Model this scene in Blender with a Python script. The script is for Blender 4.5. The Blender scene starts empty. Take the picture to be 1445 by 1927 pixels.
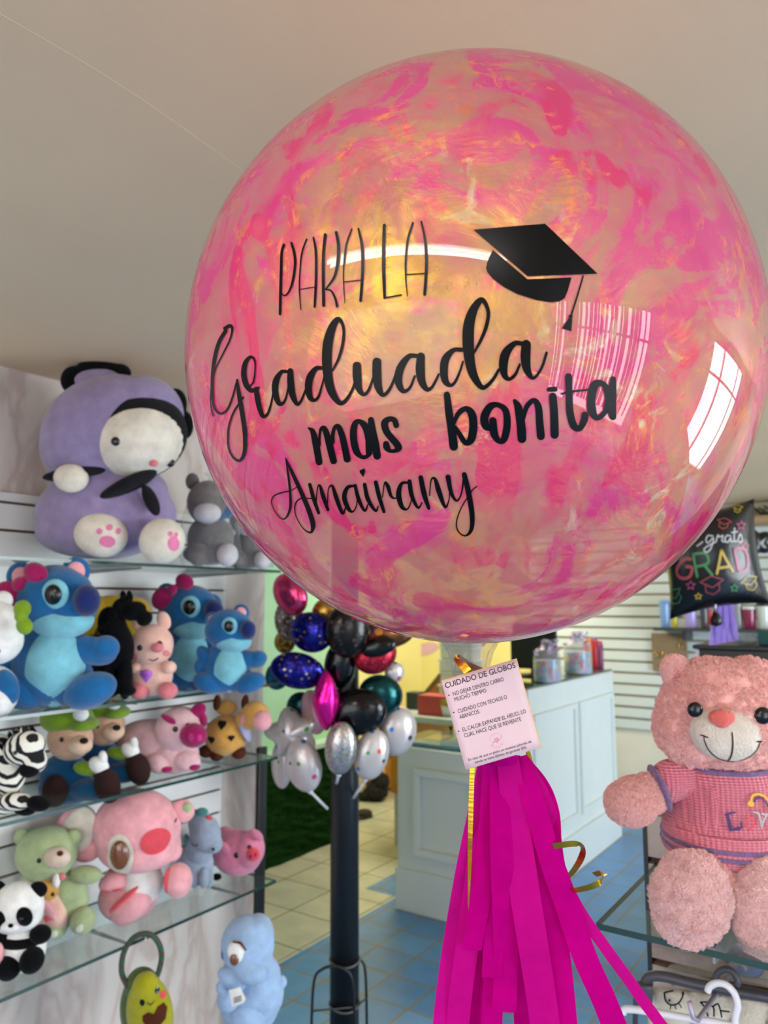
import bpy, bmesh, math, random
from mathutils import Vector, Matrix
random.seed(7)
SC = bpy.context.scene
COL = SC.collection
R = math.radians

# ------------------------------------------------------------------ camera
F = 1447.0; CX = 722.5; CY = 963.5; HH = 1.45
PITCH = math.atan(172 / F); YAW = R(34.3)
FW = Vector((-math.sin(YAW) * math.cos(PITCH), math.cos(YAW) * math.cos(PITCH), math.sin(PITCH)))
RT = Vector((math.cos(YAW), math.sin(YAW), 0))
UP = RT.cross(FW)
TW = -FW
CAM = Vector((0, 0, HH))
cd = bpy.data.cameras.new('camera'); cam = bpy.data.objects.new('camera', cd); COL.objects.link(cam)
cam.matrix_world = Matrix(((RT.x, UP.x, -FW.x, 0), (RT.y, UP.y, -FW.y, 0), (RT.z, UP.z, -FW.z, HH), (0, 0, 0, 1)))
cd.sensor_fit = 'VERTICAL'; cd.sensor_height = 36.0; cd.lens = 36.0 * F / 1927.0
cd.clip_start = 0.02; cd.clip_end = 60
cd.dof.use_dof = True; cd.dof.focus_distance = 0.64; cd.dof.aperture_fstop = 9.0
SC.camera = cam

# ------------------------------------------------------------------ world, light, exposure
wd = bpy.data.worlds.new('sky'); SC.world = wd; wd.use_nodes = True
wd.node_tree.nodes['Background'].inputs[0].default_value = (0.62, 0.80, 1.0, 1)
wd.node_tree.nodes['Background'].inputs[1].default_value = 0.5
def area(name, loc, direction, sx, sy, power, color):
    l = bpy.data.lights.new(name, 'AREA'); l.shape = 'RECTANGLE'; l.size = sx; l.size_y = sy
    l.energy = power; l.color = color
    o = bpy.data.objects.new(name, l); COL.objects.link(o); o.location = loc
    o.rotation_euler = Vector(direction).to_track_quat('-Z', 'Z').to_euler()
    return o
DAY = (0.86, 0.95, 1.0)
area('daylight_storefront', (2.62, -0.3, 1.05), (-1, 0, -0.02), 3.0, 1.9, 135, DAY)
area('daylight_storefront', (2.62, 3.2, 1.15), (-1, 0.0, -0.05), 2.8, 1.8, 150, DAY)
area('front_fill', (-0.2, -2.42, 1.05), (0, 1, 0), 2.6, 1.8, 24, (1.0, 0.94, 0.90))  # fill light added behind the camera to brighten the bear and front faces
area('back_room_lamp', (-2.5, 4.6, 2.02), (0, 0, -1), 0.9, 0.5, 16, (1.0, 0.93, 0.75))
SC.view_settings.view_transform = 'Standard'; SC.view_settings.look = 'None'
SC.view_settings.exposure = 0.86; SC.view_settings.gamma = 1.0
SC.view_settings.use_curve_mapping = False
try:
    SC.cycles.transparent_max_bounces = 24; SC.cycles.max_bounces = 8; SC.cycles.caustics_reflective = False
    SC.cycles.caustics_refractive = False; SC.cycles.sample_clamp_indirect = 6.0
except Exception: pass

# ------------------------------------------------------------------ pixel rays
def ray(px, py): return FW + RT * ((px - CX) / F) - UP * ((py - CY) / F)
def P(px, py, depth): return CAM + ray(px, py) * depth
def onz(px, py, z):
    d = ray(px, py); return CAM + d * ((z - HH) / d.z)
def onx(px, py, x):
    d = ray(px, py); return CAM + d * (x / d.x)
def ony(px, py, y):
    d = ray(px, py); return CAM + d * (y / d.y)
def depth_of(p): return (p - CAM).dot(FW)

# ------------------------------------------------------------------ materials
def lin(c):
    return tuple(((v / 255) / 12.92 if v / 255 <= 0.04045 else ((v / 255 + 0.055) / 1.055) ** 2.4) for v in c) + (1,)
MATS = {}
def nt(name):
    m = bpy.data.materials.new(name); m.use_nodes = True
    return m, m.node_tree, m.node_tree.nodes['Principled BSDF']
def pmat(name, rgb, rough=0.6, metal=0.0, var=0.0, vscale=8.0, bump=0.0, bscale=200.0, sheen=0.0, coat=0.0, trans=0.0, spec=None, stretch=None):
    """procedural material: base colour with noise variation and a noise bump"""
    if name in MATS: return MATS[name]
    m, t, b = nt(name); N = t.nodes.new; L = t.links.new
    c = lin(rgb)
    tc = N('ShaderNodeTexCoord'); mp = N('ShaderNodeMapping'); L(tc.outputs['Object'], mp.inputs[0])
    if stretch: mp.inputs['Scale'].default_value = stretch
    if var > 0:
        n = N('ShaderNodeTexNoise'); n.inputs['Scale'].default_value = vscale; n.inputs['Detail'].default_value = 4
        L(mp.outputs[0], n.inputs['Vector'])
        cr = N('ShaderNodeValToRGB'); L(n.outputs['Fac'], cr.inputs[0])
        cr.color_ramp.elements[0].position = 0.3; cr.color_ramp.elements[1].position = 0.7
        cr.color_ramp.elements[0].color = tuple(v * (1 - var) for v in c[:3]) + (1,)
        cr.color_ramp.elements[1].color = tuple(min(1, v * (1 + var)) for v in c[:3]) + (1,)
        L(cr.outputs[0], b.inputs['Base Color'])
    else:
        b.inputs['Base Color'].default_value = c
    b.inputs['Roughness'].default_value = rough; b.inputs['Metallic'].default_value = metal
    if sheen: b.inputs['Sheen Weight'].default_value = sheen; b.inputs['Sheen Roughness'].default_value = 0.5
    if coat: b.inputs['Coat Weight'].default_value = coat; b.inputs['Coat Roughness'].default_value = 0.08
    if trans: b.inputs['Transmission Weight'].default_value = trans
    if spec is not None: b.inputs['Specular IOR Level'].default_value = spec
    if bump > 0:
        n2 = N('ShaderNodeTexNoise'); n2.inputs['Scale'].default_value = bscale; n2.inputs['Detail'].default_value = 3
        L(mp.outputs[0], n2.inputs['Vector'])
        bp = N('ShaderNodeBump'); bp.inputs['Strength'].default_value = bump; bp.inputs['Distance'].default_value = 0.004
        L(n2.outputs['Fac'], bp.inputs['Height']); L(bp.outputs[0], b.inputs['Normal'])
    MATS[name] = m
    return m
def plush(name, rgb, var=0.10):
    k = (1 - 0.38 * (1 - min(rgb) / max(rgb))) ** (1 / 2.2); rgb = tuple(v * k for v in rgb)
    return pmat('plush_' + name, rgb, rough=0.95, var=var * 1.5, vscale=30, bump=0.8, bscale=260, sheen=0.35 if max(rgb) > 90 else 0.05, spec=0.15 if max(rgb) > 90 else 0.05)
def glossy(name, rgb, rough=0.2): return pmat('gloss_' + name, rgb, rough=rough, var=0.04)
def clear_mat(name, tint, rough=0.02, body=0.0, bodyrgb=(255, 255, 255), ior=1.45):
    if name in MATS: return MATS[name]
    m, t, b = nt(name); N = t.nodes.new; L = t.links.new
    t.nodes.remove(b); out = t.nodes['Material Output']
    tr = N('ShaderNodeBsdfTransparent'); tr.inputs[0].default_value = tint + (1,)
    gl = N('ShaderNodeBsdfGlossy'); gl.inputs['Roughness'].default_value = rough
    fr = N('ShaderNodeFresnel'); fr.inputs[0].default_value = ior
    ge = N('ShaderNodeNewGeometry'); iv = N('ShaderNodeMath'); iv.operation = 'SUBTRACT'; iv.inputs[0].default_value = 1.0; L(ge.outputs['Backfacing'], iv.inputs[1])
    fm = N('ShaderNodeMath'); fm.operation = 'MULTIPLY'; L(fr.outputs[0], fm.inputs[0]); L(iv.outputs[0], fm.inputs[1])
    mx = N('ShaderNodeMixShader'); L(fm.outputs[0], mx.inputs[0]); L(tr.outputs[0], mx.inputs[1]); L(gl.outputs[0], mx.inputs[2])
    if body:
        df = N('ShaderNodeBsdfDiffuse'); df.inputs[0].default_value = lin(bodyrgb)
        m2 = N('ShaderNodeMixShader'); m2.inputs[0].default_value = body
        L(mx.outputs[0], m2.inputs[1]); L(df.outputs[0], m2.inputs[2]); mx = m2
    L(mx.outputs[0], out.inputs[0]); MATS[name] = m
    return m

# ------------------------------------------------------------------ mesh helpers
def tag(o, label=None, cat=None, group=None, kind=None):
    if label: o['label'] = label
    if cat: o['category'] = cat
    if group: o['group'] = group
    if kind: o['kind'] = kind
    return o
def empty(name, loc, label, cat, group=None):
    o = bpy.data.objects.new(name, None); COL.objects.link(o); o.location = loc; o.empty_display_size = 0.02
    return tag(o, label, cat, group)
def link(name, bm, mat, parent=None, smooth=True, loc=None):
    """bm in world coordinates -> one mesh object; origin at parent's base or at loc"""
    me = bpy.data.meshes.new(name)
    org = Vector(loc) if loc is not None else Vector((0, 0, 0))
    if parent is not None:
        org = Vector((0, 0, 0)); p = parent
        while p is not None: org += p.location; p = p.parent
    bm.transform(Matrix.Translation(-org))
    bm.normal_update(); bm.to_mesh(me); bm.free()
    for m in (mat if isinstance(mat, (list, tuple)) else [mat]): me.materials.append(m)
    if smooth: me.polygons.foreach_set('use_smooth', [True] * len(me.polygons))
    o = bpy.data.objects.new(name, me); COL.objects.link(o)
    if parent is not None: o.parent = parent
    else: o.location = org
    return o
def wpos(o):
    p = Vector((0, 0, 0))
    while o is not None: p += o.location; o = o.parent
    return p
def B(): return bmesh.new()
def box(bm, lo, hi, bevel=0.0, mi=0):
    lo = Vector(lo); hi = Vector(hi)
    r = bmesh.ops.create_cube(bm, size=1.0, matrix=Matrix.Translation((lo + hi) / 2) @ Matrix.Diagonal((*(hi - lo), 1)))
    fs = {f for v in r['verts'] for f in v.link_faces}
    for f in fs: f.material_index = mi
    if bevel > 0:
        es = list({e for v in r['verts'] for e in v.link_edges})
        bmesh.ops.bevel(bm, geom=es, offset=bevel, segments=2, affect='EDGES', profile=0.6)
    return bm
def obox(bm, c, ax, ay, az, bevel=0.0):
    """box with centre c and half-axis vectors"""
    M = Matrix(((ax.x, ay.x, az.x, c.x), (ax.y, ay.y, az.y, c.y), (ax.z, ay.z, az.z, c.z), (0, 0, 0, 1)))
    r = bmesh.ops.create_cube(bm, size=2.0, matrix=M)
    if bevel > 0:
        es = list({e for v in r['verts'] for e in v.link_edges})
        bmesh.ops.bevel(bm, geom=es, offset=bevel, segments=2, affect='EDGES', profile=0.6)
    return bm
def tube(bm, pts, r, seg=8, caps=True):
    pts = [Vector(p) for p in pts]; n = len(pts); rings = []
    prev = None
    for i, p in enumerate(pts):
        t = (pts[min(i + 1, n - 1)] - pts[max(i - 1, 0)]).normalized()
        a = prev if prev is not None else (Vector((0, 0, 1)) if abs(t.z) < 0.9 else Vector((1, 0, 0)))
        a = (a - t * a.dot(t)).normalized(); b = t.cross(a); prev = a
        rr = r[i] if isinstance(r, (list, tuple)) else r
        rings.append([bm.verts.new(p + a * math.cos(k * 2 * math.pi / seg) * rr + b * math.sin(k * 2 * math.pi / seg) * rr) for k in range(seg)])
    for i in range(n - 1):
        for k in range(seg):
            bm.faces.new((rings[i][k], rings[i][(k + 1) % seg], rings[i + 1][(k + 1) % seg], rings[i + 1][k]))
    if caps:
        bm.faces.new(rings[0][::-1]); bm.faces.new(rings[-1])
    return bm
def lathe(bm, base, prof, seg=24, axis=Vector((0, 0, 1))):
    """prof: (radius, height) list along axis"""
    axis = axis.normalized(); a = axis.orthogonal().normalized(); b = axis.cross(a); rings = []
    for rr, h in prof:
        rings.append([bm.verts.new(Vector(base) + axis * h + (a * math.cos(k * 2 * math.pi / seg) + b * math.sin(k * 2 * math.pi / seg)) * max(rr, 1e-5)) for k in range(seg)])
    for i in range(len(rings) - 1):
        for k in range(seg):
            bm.faces.new((rings[i][k], rings[i][(k + 1) % seg], rings[i + 1][(k + 1) % seg], rings[i + 1][k]))
    bm.faces.new(rings[0][::-1]); bm.faces.new(rings[-1])
    return bm
def ellm(bm, M, seg=36, rings=24):
    bmesh.ops.create_uvsphere(bm, u_segments=seg, v_segments=rings, radius=1.0, matrix=M)
    return bm
def catmull(pts, n=10):
    """smooth a list of equal-length tuples"""
    if len(pts) < 3:
        out = []
        for i in range(len(pts) - 1):
            for k in range(n): out.append(tuple(a + (b - a) * k / n for a, b in zip(pts[i], pts[i + 1])))
        return out + [tuple(pts[-1])]
    q = [tuple(2 * a - b for a, b in zip(pts[0], pts[1]))] + [tuple(p) for p in pts] + [tuple(2 * a - b for a, b in zip(pts[-1], pts[-2]))]
    out = []
    for i in range(1, len(q) - 2):
        for k in range(n):
            t = k / n
            out.append(tuple(0.5 * (2 * b + (c - a) * t + (2 * a - 5 * b + 4 * c - d) * t * t + (3 * b - a - 3 * c + d) * t ** 3)
                             for a, b, c, d in zip(q[i - 1], q[i], q[i + 1], q[i + 2])))
    return out + [tuple(pts[-1])]
def stroke2d(bm, proj, pts, n=8, cap=True):
    """variable width stroke; pts (x, y, width) in pixels, laid on a surface by proj(x, y)"""
    s = catmull(pts, n); prev = None; m = len(s)
    for i, (x, y, w) in enumerate(s):
        x0, y0, _ = s[max(i - 1, 0)]; x1, y1, _ = s[min(i + 1, m - 1)]
        dx, dy = x1 - x0, y1 - y0; l = math.hypot(dx, dy) or 1
        nx, ny = -dy / l * w / 2, dx / l * w / 2
        row = [bm.verts.new(proj(x + nx * k, y + ny * k)) for k in (-1, -0.33, 0.33, 1)]
        if prev:
            for k in range(3): bm.faces.new((prev[k], prev[k + 1], row[k + 1], row[k]))
        prev = row
        if cap and (i in (0, m - 1) or i % 4 == 0):
            disc2d(bm, proj, x, y, w / 2, w / 2, rings=1, seg=12)
def disc2d(bm, proj, cx, cy, rx, ry, rot=0, rings=4, seg=24):
    c = bm.verts.new(proj(cx, cy)); prev = None; ca, sa = math.cos(R(rot)), math.sin(R(rot))
    for r in range(1, rings + 1):
        k = r / rings
        row = []
        for j in range(seg):
            a = j * 2 * math.pi / seg; x = math.cos(a) * rx * k; y = math.sin(a) * ry * k
            row.append(bm.verts.new(proj(cx + x * ca - y * sa, cy + x * sa + y * ca)))
        for j in range(seg):
            if prev is None: bm.faces.new((c, row[j], row[(j + 1) % seg]))
            else: bm.faces.new((prev[j], row[j], row[(j + 1) % seg], prev[(j + 1) % seg]))
        prev = row
def poly2d(bm, proj, pts, cuts=0):
    """flat outline filled and subdivided, then laid on a surface"""
    t = bmesh.new(); vs = [t.verts.new((x, y, 0)) for x, y in pts]; f = t.faces.new(vs)
    bmesh.ops.triangulate(t, faces=[f])
    for _ in range(cuts): bmesh.ops.subdivide_edges(t, edges=t.edges[:], cuts=1, use_grid_fill=False); bmesh.ops.triangulate(t, faces=t.faces[:])
    mp = {v: bm.verts.new(proj(v.co.x, v.co.y)) for v in t.verts}
    for f in t.faces: bm.faces.new([mp[v] for v in f.verts])
    t.free()
def text2d(bm, proj, body, x, y, width, height=None, rot=0, shear=0, bold=0.0):
    """writing: baseline starts at (x, y), y down, fitted to width (and cap height)"""
    cu = bpy.data.curves.new('writing', 'FONT'); cu.body = body; cu.size = 1.0; cu.resolution_u = 3
    if bold: cu.offset = bold
    o = bpy.data.objects.new('writing', cu); COL.objects.link(o)
    dg = bpy.context.evaluated_depsgraph_get(); me = bpy.data.meshes.new_from_object(o.evaluated_get(dg))
    xs = [v.co.x for v in me.vertices]; ys = [v.co.y for v in me.vertices]
    x0, x1, yh = min(xs), max(xs), max(ys); sx = width / (x1 - x0); sy = (height / yh) if height else sx
    ca, sa = math.cos(R(rot)), math.sin(R(rot)); vs = []
    for v in me.vertices:
        u = (v.co.x - x0) * sx + shear * v.co.y * sy; w = -v.co.y * sy
        vs.append(bm.verts.new(proj(x + u * ca - w * sa, y + u * sa + w * ca)))
    for p in me.polygons:
        try: bm.faces.new([vs[i] for i in p.vertices])
        except ValueError: pass
    bpy.data.objects.remove(o); bpy.data.curves.remove(cu); bpy.data.meshes.remove(me)

# ------------------------------------------------------------------ figures (soft toys) laid out from the photograph at their own distance
class Fig:
    def __init__(s, name, label, cat, px, py, depth=None, z=None, group=None, dy=0.0):
        if depth is None:
            base = onz(px, py, z); depth = depth_of(base)
        base = P(px, py, depth)
        if z is not None: base.z = z
        s.d0 = depth; s.s = depth / F
        s.root = empty(name, base, label, cat, group)
    def pt(s, px, py, w=0.0):
        """w: pixels towards the camera"""
        return P(px, py, s.d0 - w * s.s)
    def e(s, cx, cy, rx, ry, rd=None, w=0, rot=0, floor=None):
        return dict(cx=cx, cy=cy, rx=rx, ry=ry, rd=rd if rd is not None else min(rx, ry), w=w, rot=rot)
    def M(s, e):
        k = (s.d0 - e['w'] * s.s) / F
        ca, sa = math.cos(R(e['rot'])), math.sin(R(e['rot']))
        ax = (RT * ca - UP * sa) * e['rx'] * k; ay = (RT * sa + UP * ca) * e['ry'] * k; az = TW * e['rd'] * k
        c = s.pt(e['cx'], e['cy'], e['w'])
        return Matrix(((ax.x, ay.x, az.x, c.x), (ax.y, ay.y, az.y, c.y), (ax.z, ay.z, az.z, c.z), (0, 0, 0, 1)))
    def part(s, name, mat, els, parent=None, voxel=None, fuzz=0.0, label=None, lump=0.0):
        els = els if isinstance(els, list) else [els]
        bm = B()
        for e in els: ellm(bm, s.M(e))
        o = link(name, bm, mat, parent or s.root)
        if len(els) > 1:
            md = o.modifiers.new('union', 'REMESH'); md.mode = 'VOXEL'
            md.voxel_size = voxel or max(0.0022, 0.045 * max(max(e['rx'], e['ry']) for e in els) * s.s); md.use_smooth_shade = True
            sm = o.modifiers.new('soft', 'SMOOTH'); sm.iterations = 6; sm.factor = 0.5
        if fuzz > 0:
            tx = bpy.data.textures.get('fur_clumps') or bpy.data.textures.new('fur_clumps', 'CLOUDS')
            tx.noise_scale = 0.02; tx.noise_depth = 3
            if len(els) == 1:
                sb = o.modifiers.new('fine', 'SUBSURF'); sb.levels = 1; sb.render_levels = 2
            dm = o.modifiers.new('fur', 'DISPLACE'); dm.texture = tx; dm.texture_coords = 'LOCAL'; dm.strength = fuzz; dm.mid_level = 0.5
        if label: o['label'] = label
        return o
    def proj(s, e, lift=1.0):
        k = (s.d0 - e['w'] * s.s) / F; c = s.pt(e['cx'], e['cy'], e['w'])
        ca, sa = math.cos(R(e['rot'])), math.sin(R(e['rot']))
        def f(x, y):
            dx, dy = x - e['cx'], y - e['cy']
            u = (dx * ca + dy * sa) / e['rx']; v = (-dx * sa + dy * ca) / e['ry']
            q = u * u + v * v
            if q > 0.985:
                g = math.sqrt(0.985 / q); dx *= g; dy *= g; q = 0.985
            # lift along the outward normal, approximately towards the camera and away from the axis
            h = e['rd'] * math.sqrt(1 - q)
            n = 1 + lift / max(e['rx'], 1)
            return c + RT * dx * k * n - UP * dy * k * n + TW * (h + lift) * k
        return f
    def disc(s, name, mat, e, cx, cy, rx, ry, rot=0, lift=1.2, parent=None, label=None):
        bm = B(); disc2d(bm, s.proj(e, lift), cx, cy, rx, ry, rot, rings=6, seg=32)
        o = s.wrap(link(name, bm, mat, parent or s.root), parent, lift)
        if label: o['label'] = label
        return o
    def discs(s, name, mat, e, lst, lift=1.4, parent=None):
        bm = B()
        for (cx, cy, rx, ry, rot) in lst: disc2d(bm, s.proj(e, lift), cx, cy, rx, ry, rot, rings=3, seg=20)
        return s.wrap(link(name, bm, mat, parent or s.root), parent, lift)
    def poly(s, name, mat, e, pts, lift=1.4, cuts=2, parent=None):
        bm = B(); poly2d(bm, s.proj(e, lift), pts, cuts); return s.wrap(link(name, bm, mat, parent or s.root), parent, lift)
    def line(s, name, mat, e, strokes, lift=1.6, parent=None):
        bm = B()
        for st in strokes: stroke2d(bm, s.proj(e, lift), st, 6)
        return s.wrap(link(name, bm, mat, parent or s.root), parent, lift)
    def wrap(s, o, target, lift):
        if target is not None and target.type == 'MESH':
            w = o.modifiers.new('on_surface', 'SHRINKWRAP'); w.target = target; w.wrap_method = 'NEAREST_SURFACEPOINT'; w.wrap_mode = 'ABOVE_SURFACE'; w.offset = max(0.0007, 0.55 * lift * s.s)
        return o
    def eye(s, mat, e, cx, cy, r, parent=None, ry=None, h=0.55):
        """a rounded button eye seated on ellipsoid e"""
        c = s.proj(e, 0)(cx, cy); k = s.s
        bm = B(); ry = ry or r
        ellm(bm, Matrix(((RT.x * r * k, UP.x * ry * k, TW.x * r * h * k, c.x), (RT.y * r * k, UP.y * ry * k, TW.y * r * h * k, c.y), (RT.z * r * k, UP.z * ry * k, TW.z * r * h * k, c.z), (0, 0, 0, 1))), 20, 14)
        o = link('eye', bm, mat, parent or s.root)
        return o

# ================================================================== THE SETTING
CEIL = 2.09; SX = -2.0; SF = -1.68
def ceiling_mat():
    m = pmat('ceiling_paint', (214, 187, 154), rough=0.55, var=0.06, vscale=1.6, bump=0.12, bscale=60)
    return m
def tile_mat(name, c1, c2, grout, w, h, ox, oy, mortar, rough):
    m, t, b = nt(name); N = t.nodes.new; L = t.links.new
    tc = N('ShaderNodeTexCoord'); mp = N('ShaderNodeMapping'); L(tc.outputs['Object'], mp.inputs[0])
    mp.inputs['Location'].default_value = (-ox, -oy, 0)
    br = N('ShaderNodeTexBrick'); L(mp.outputs[0], br.inputs['Vector']); br.offset = 0.0; br.squash = 1.0
    br.inputs['Scale'].default_value = 1.0; br.inputs['Brick Width'].default_value = w; br.inputs['Row Height'].default_value = h
    br.inputs['Mortar Size'].default_value = mortar; br.inputs['Mortar Smooth'].default_value = 0.2; br.inputs['Bias'].default_value = 0
    br.inputs['Color1'].default_value = lin(c1); br.inputs['Color2'].default_value = lin(c2); br.inputs['Mortar'].default_value = lin(grout)
    n = N('ShaderNodeTexNoise'); n.inputs['Scale'].default_value = 9; n.inputs['Detail'].default_value = 5; L(tc.outputs['Object'], n.inputs['Vector'])
    mx = N('ShaderNodeMixRGB'); mx.blend_type = 'MULTIPLY'; mx.inputs[0].default_value = 0.35
    cr = N('ShaderNodeValToRGB'); L(n.outputs['Fac'], cr.inputs[0])
    cr.color_ramp.elements[0].position = 0.35; cr.color_ramp.elements[0].color = (0.55, 0.6, 0.66, 1); cr.color_ramp.elements[1].position = 0.65
    L(br.outputs['Color'], mx.inputs[1]); L(cr.outputs[0], mx.inputs[2]); L(mx.outputs[0], b.inputs['Base Color'])
    b.inputs['Roughness'].default_value = rough
    bp = N('ShaderNodeBump'); bp.inputs['Strength'].default_value = 0.4; bp.inputs['Distance'].default_value = 0.002; bp.invert = True
    L(br.outputs['Fac'], bp.inputs['Height']); L(bp.outputs[0], b.inputs['Normal'])
    return m
M_WHITE_TILE = tile_mat('cream_tile', (226, 222, 196), (214, 214, 190), (120, 122, 108), 0.305, 0.303, -2.235, 2.635, 0.004, 0.22)
M_BLUE_TILE = tile_mat('blue_tile', (92, 150, 208), (106, 164, 218), (140, 134, 116), 0.192, 0.1835, -1.98, 2.489, 0.0055, 0.3)
bm = B()
def quad(bm, pts, mi):
    f = bm.faces.new([bm.verts.new(p) for p in pts]); f.material_index = mi
XB = -2.215
quad(bm, [(-3.6, -2.3, 0), (XB, -2.3, 0), (XB, 3.36, 0), (-3.6, 3.36, 0)], 0)
quad(bm, [(XB, -2.3, 0), (2.6, -2.3, 0), (2.6, 3.36, 0), (XB, 3.36, 0)], 1)
quad(bm, [(-3.6, 3.36, 0), (-2.41, 3.36, 0), (-2.41, 6.0, 0), (-3.6, 6.0, 0)], 0)
quad(bm, [(-2.41, 3.36, 0), (2.6, 3.36, 0), (2.6, 6.0, 0), (-2.41, 6.0, 0)], 1)
bmesh.ops.remove_doubles(bm, verts=bm.verts, dist=1e-5)
tag(link('floor', bm, [M_WHITE_TILE, M_BLUE_TILE], smooth=False), 'cream and blue tiled shop floor', 'floor', kind='structure')
bm = B(); box(bm, (-3.6, -2.4, CEIL), (2.7, 6.0, CEIL + 0.1))
tag(link('ceiling', bm, ceiling_mat(), smooth=False), 'low matt beige plaster ceiling', 'ceiling', kind='structure')
# plaster seam running across the ceiling
a, b_, c_ = onz(-60, -10, CEIL + 0.0006), onz(250, 180, CEIL + 0.0006), onz(560, 395, CEIL + 0.0006)
bm = B(); tube(bm, catmull([tuple(a), tuple(b_ + Vector((0.004, 0, 0))), tuple(c_)], 12), 0.0009, 8)
tag(link('trim_1', bm, ceiling_mat()), 'thin plaster seam across the ceiling', 'seam', kind='structure')

def marble(name, base, vein):
    m, t, b = nt(name); N = t.nodes.new; L = t.links.new
    tc = N('ShaderNodeTexCoord'); mp = N('ShaderNodeMapping'); L(tc.outputs['Object'], mp.inputs[0])
    mp.inputs['Rotation'].default_value = (0.2, 0, 0); mp.inputs['Scale'].default_value = (1, 3.4, 1.5)
    n = N('ShaderNodeTexNoise'); n.inputs['Scale'].default_value = 1.5; n.inputs['Detail'].default_value = 7; n.inputs['Distortion'].default_value = 1.1
    L(mp.outputs[0], n.inputs['Vector'])
    sb = N('ShaderNodeMath'); sb.operation = 'SUBTRACT'; sb.inputs[1].default_value = 0.5; L(n.outputs['Fac'], sb.inputs[0])
    ab = N('ShaderNodeMath'); ab.operation = 'ABSOLUTE'; L(sb.outputs[0], ab.inputs[0])
    cr = N('ShaderNodeValToRGB'); L(ab.outputs[0], cr.inputs[0])
    cr.color_ramp.elements[0].position = 0.0; cr.color_ramp.elements[0].color = lin(vein)
    cr.color_ramp.elements[1].position = 0.06; cr.color_ramp.elements[1].color = lin(base)
    e = cr.color_ramp.elements.new(0.2); e.color = lin(tuple(min(255, v + 10) for v in base))
    L(cr.outputs[0], b.inputs['Base Color']); b.inputs['Roughness'].default_value = 0.22
    return m
M_MARBLE = marble('veined_marble_panel', (206, 194, 186), (188, 170, 160))
bm = B(); box(bm, (-3.25, -2.3, 0), (SX, 2.14, CEIL))
tag(link('wall_left', bm, M_MARBLE, smooth=False), 'veined pale marble wall behind the toy shelves', 'wall', kind='structure')
bm = B(); box(bm, (SX, 2.112, 0), (SX + 0.014, 2.155, 0.93), 0.003)
tag(link('trim_2', bm, glossy('black', (24, 25, 28), 0.35)), 'black edge strip at the end of the marble wall', 'trim', kind='structure')
M_GREEN = pmat('mint_wall', (178, 224, 182), rough=0.7, var=0.03, bump=0.1)
bm = B(); box(bm, (-3.59, 2.14, 0), (-3.1, 3.949, CEIL))
tag(link('wall_side', bm, M_GREEN, smooth=False), 'mint green wall beyond the toy shelves', 'wall', kind='structure')
M_YELLOW = pmat('yellow_wall', (240, 230, 156), rough=0.75, var=0.04, vscale=3, bump=0.1)
bm = B(); box(bm, (-3.5, 5.7, 0), (-2.36, 5.8, CEIL))
tag(link('wall_back', bm, M_YELLOW, smooth=False), 'yellow wall of the back corner', 'wall', kind='structure')
M_CREAM = pmat('cream_wall', (222, 216, 200), rough=0.7, var=0.03)
bm = B(); box(bm, (-3.6, 3.95, 0), (-3.5, 5.8, CEIL))
tag(link('wall_corner', bm, M_YELLOW, smooth=False), 'yellow side wall of the back corner', 'wall', kind='structure')
bm = B(); box(bm, (-2.36, 5.4, 0), (2.5, 5.8, CEIL))
tag(link('wall_far', bm, M_CREAM, smooth=False), 'cream wall behind the white slat panel', 'wall', kind='structure')
WIN = [(-1.7, 1.1), (1.8, 4.6)]
bm = B(); ys = [-2.3, WIN[0][0], WIN[0][1], WIN[1][0], WIN[1][1], 5.8]
for k in range(0, 6, 2): box(bm, (2.5, ys[k], 0), (2.6, ys[k + 1], CEIL))
for y0, y1 in WIN:
    box(bm, (2.5, y0, 0), (2.6, y1, 0.1)); box(bm, (2.5, y0, 1.98), (2.6, y1, CEIL))
tag(link('wall_right', bm, M_CREAM, smooth=False), 'street wall with shop windows', 'wall', kind='structure')
bm = B()
box(bm, (-3.25, -2.4, 0), (-1.5, -2.3, CEIL)); box(bm, (1.1, -2.4, 0), (2.6, -2.3, CEIL)); box(bm, (-1.5, -2.4, 1.98), (1.1, -2.3, CEIL))
tag(link('wall_front', bm, M_CREAM, smooth=False), 'entrance wall', 'wall', kind='structure')
M_FRAME = pmat('window_aluminium', (150, 152, 156), rough=0.4, metal=0.8)
for i, (y0, y1) in enumerate(WIN):
    bm = B(); n = 3
    for k in range(n + 1):
        y = y0 + (y1 - y0) * k / n; box(bm, (2.52, y - 0.025, 0.1), (2.57, y + 0.025, 1.98))
    for z in (0.1, 1.5, 1.94): box(bm, (2.52, y0, z), (2.57, y1, z + 0.04))
    tag(link('window_%d' % (i + 1), bm, M_FRAME, smooth=False), 'aluminium shop window frame', 'window', kind='structure')
# vertical blind strips in the first shop window: they give the streaked reflection on the balloon
bm = B(); y = WIN[0][0] + 0.05
while y < WIN[0][1] - 0.05:
    w = random.uniform(0.012, 0.035); obox(bm, Vector((2.46, y, 1.15)), Vector((0.004, 0, 0)), Vector((0.012, w, 0)), Vector((0, 0, 0.8)))
    y += random.uniform(0.055, 0.12)
tag(link('window_3', bm, pmat('blind_strip', (214, 180, 190), rough=0.6), smooth=False), 'vertical blind strips hanging in the shop window', 'blind', kind='structure')

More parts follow.
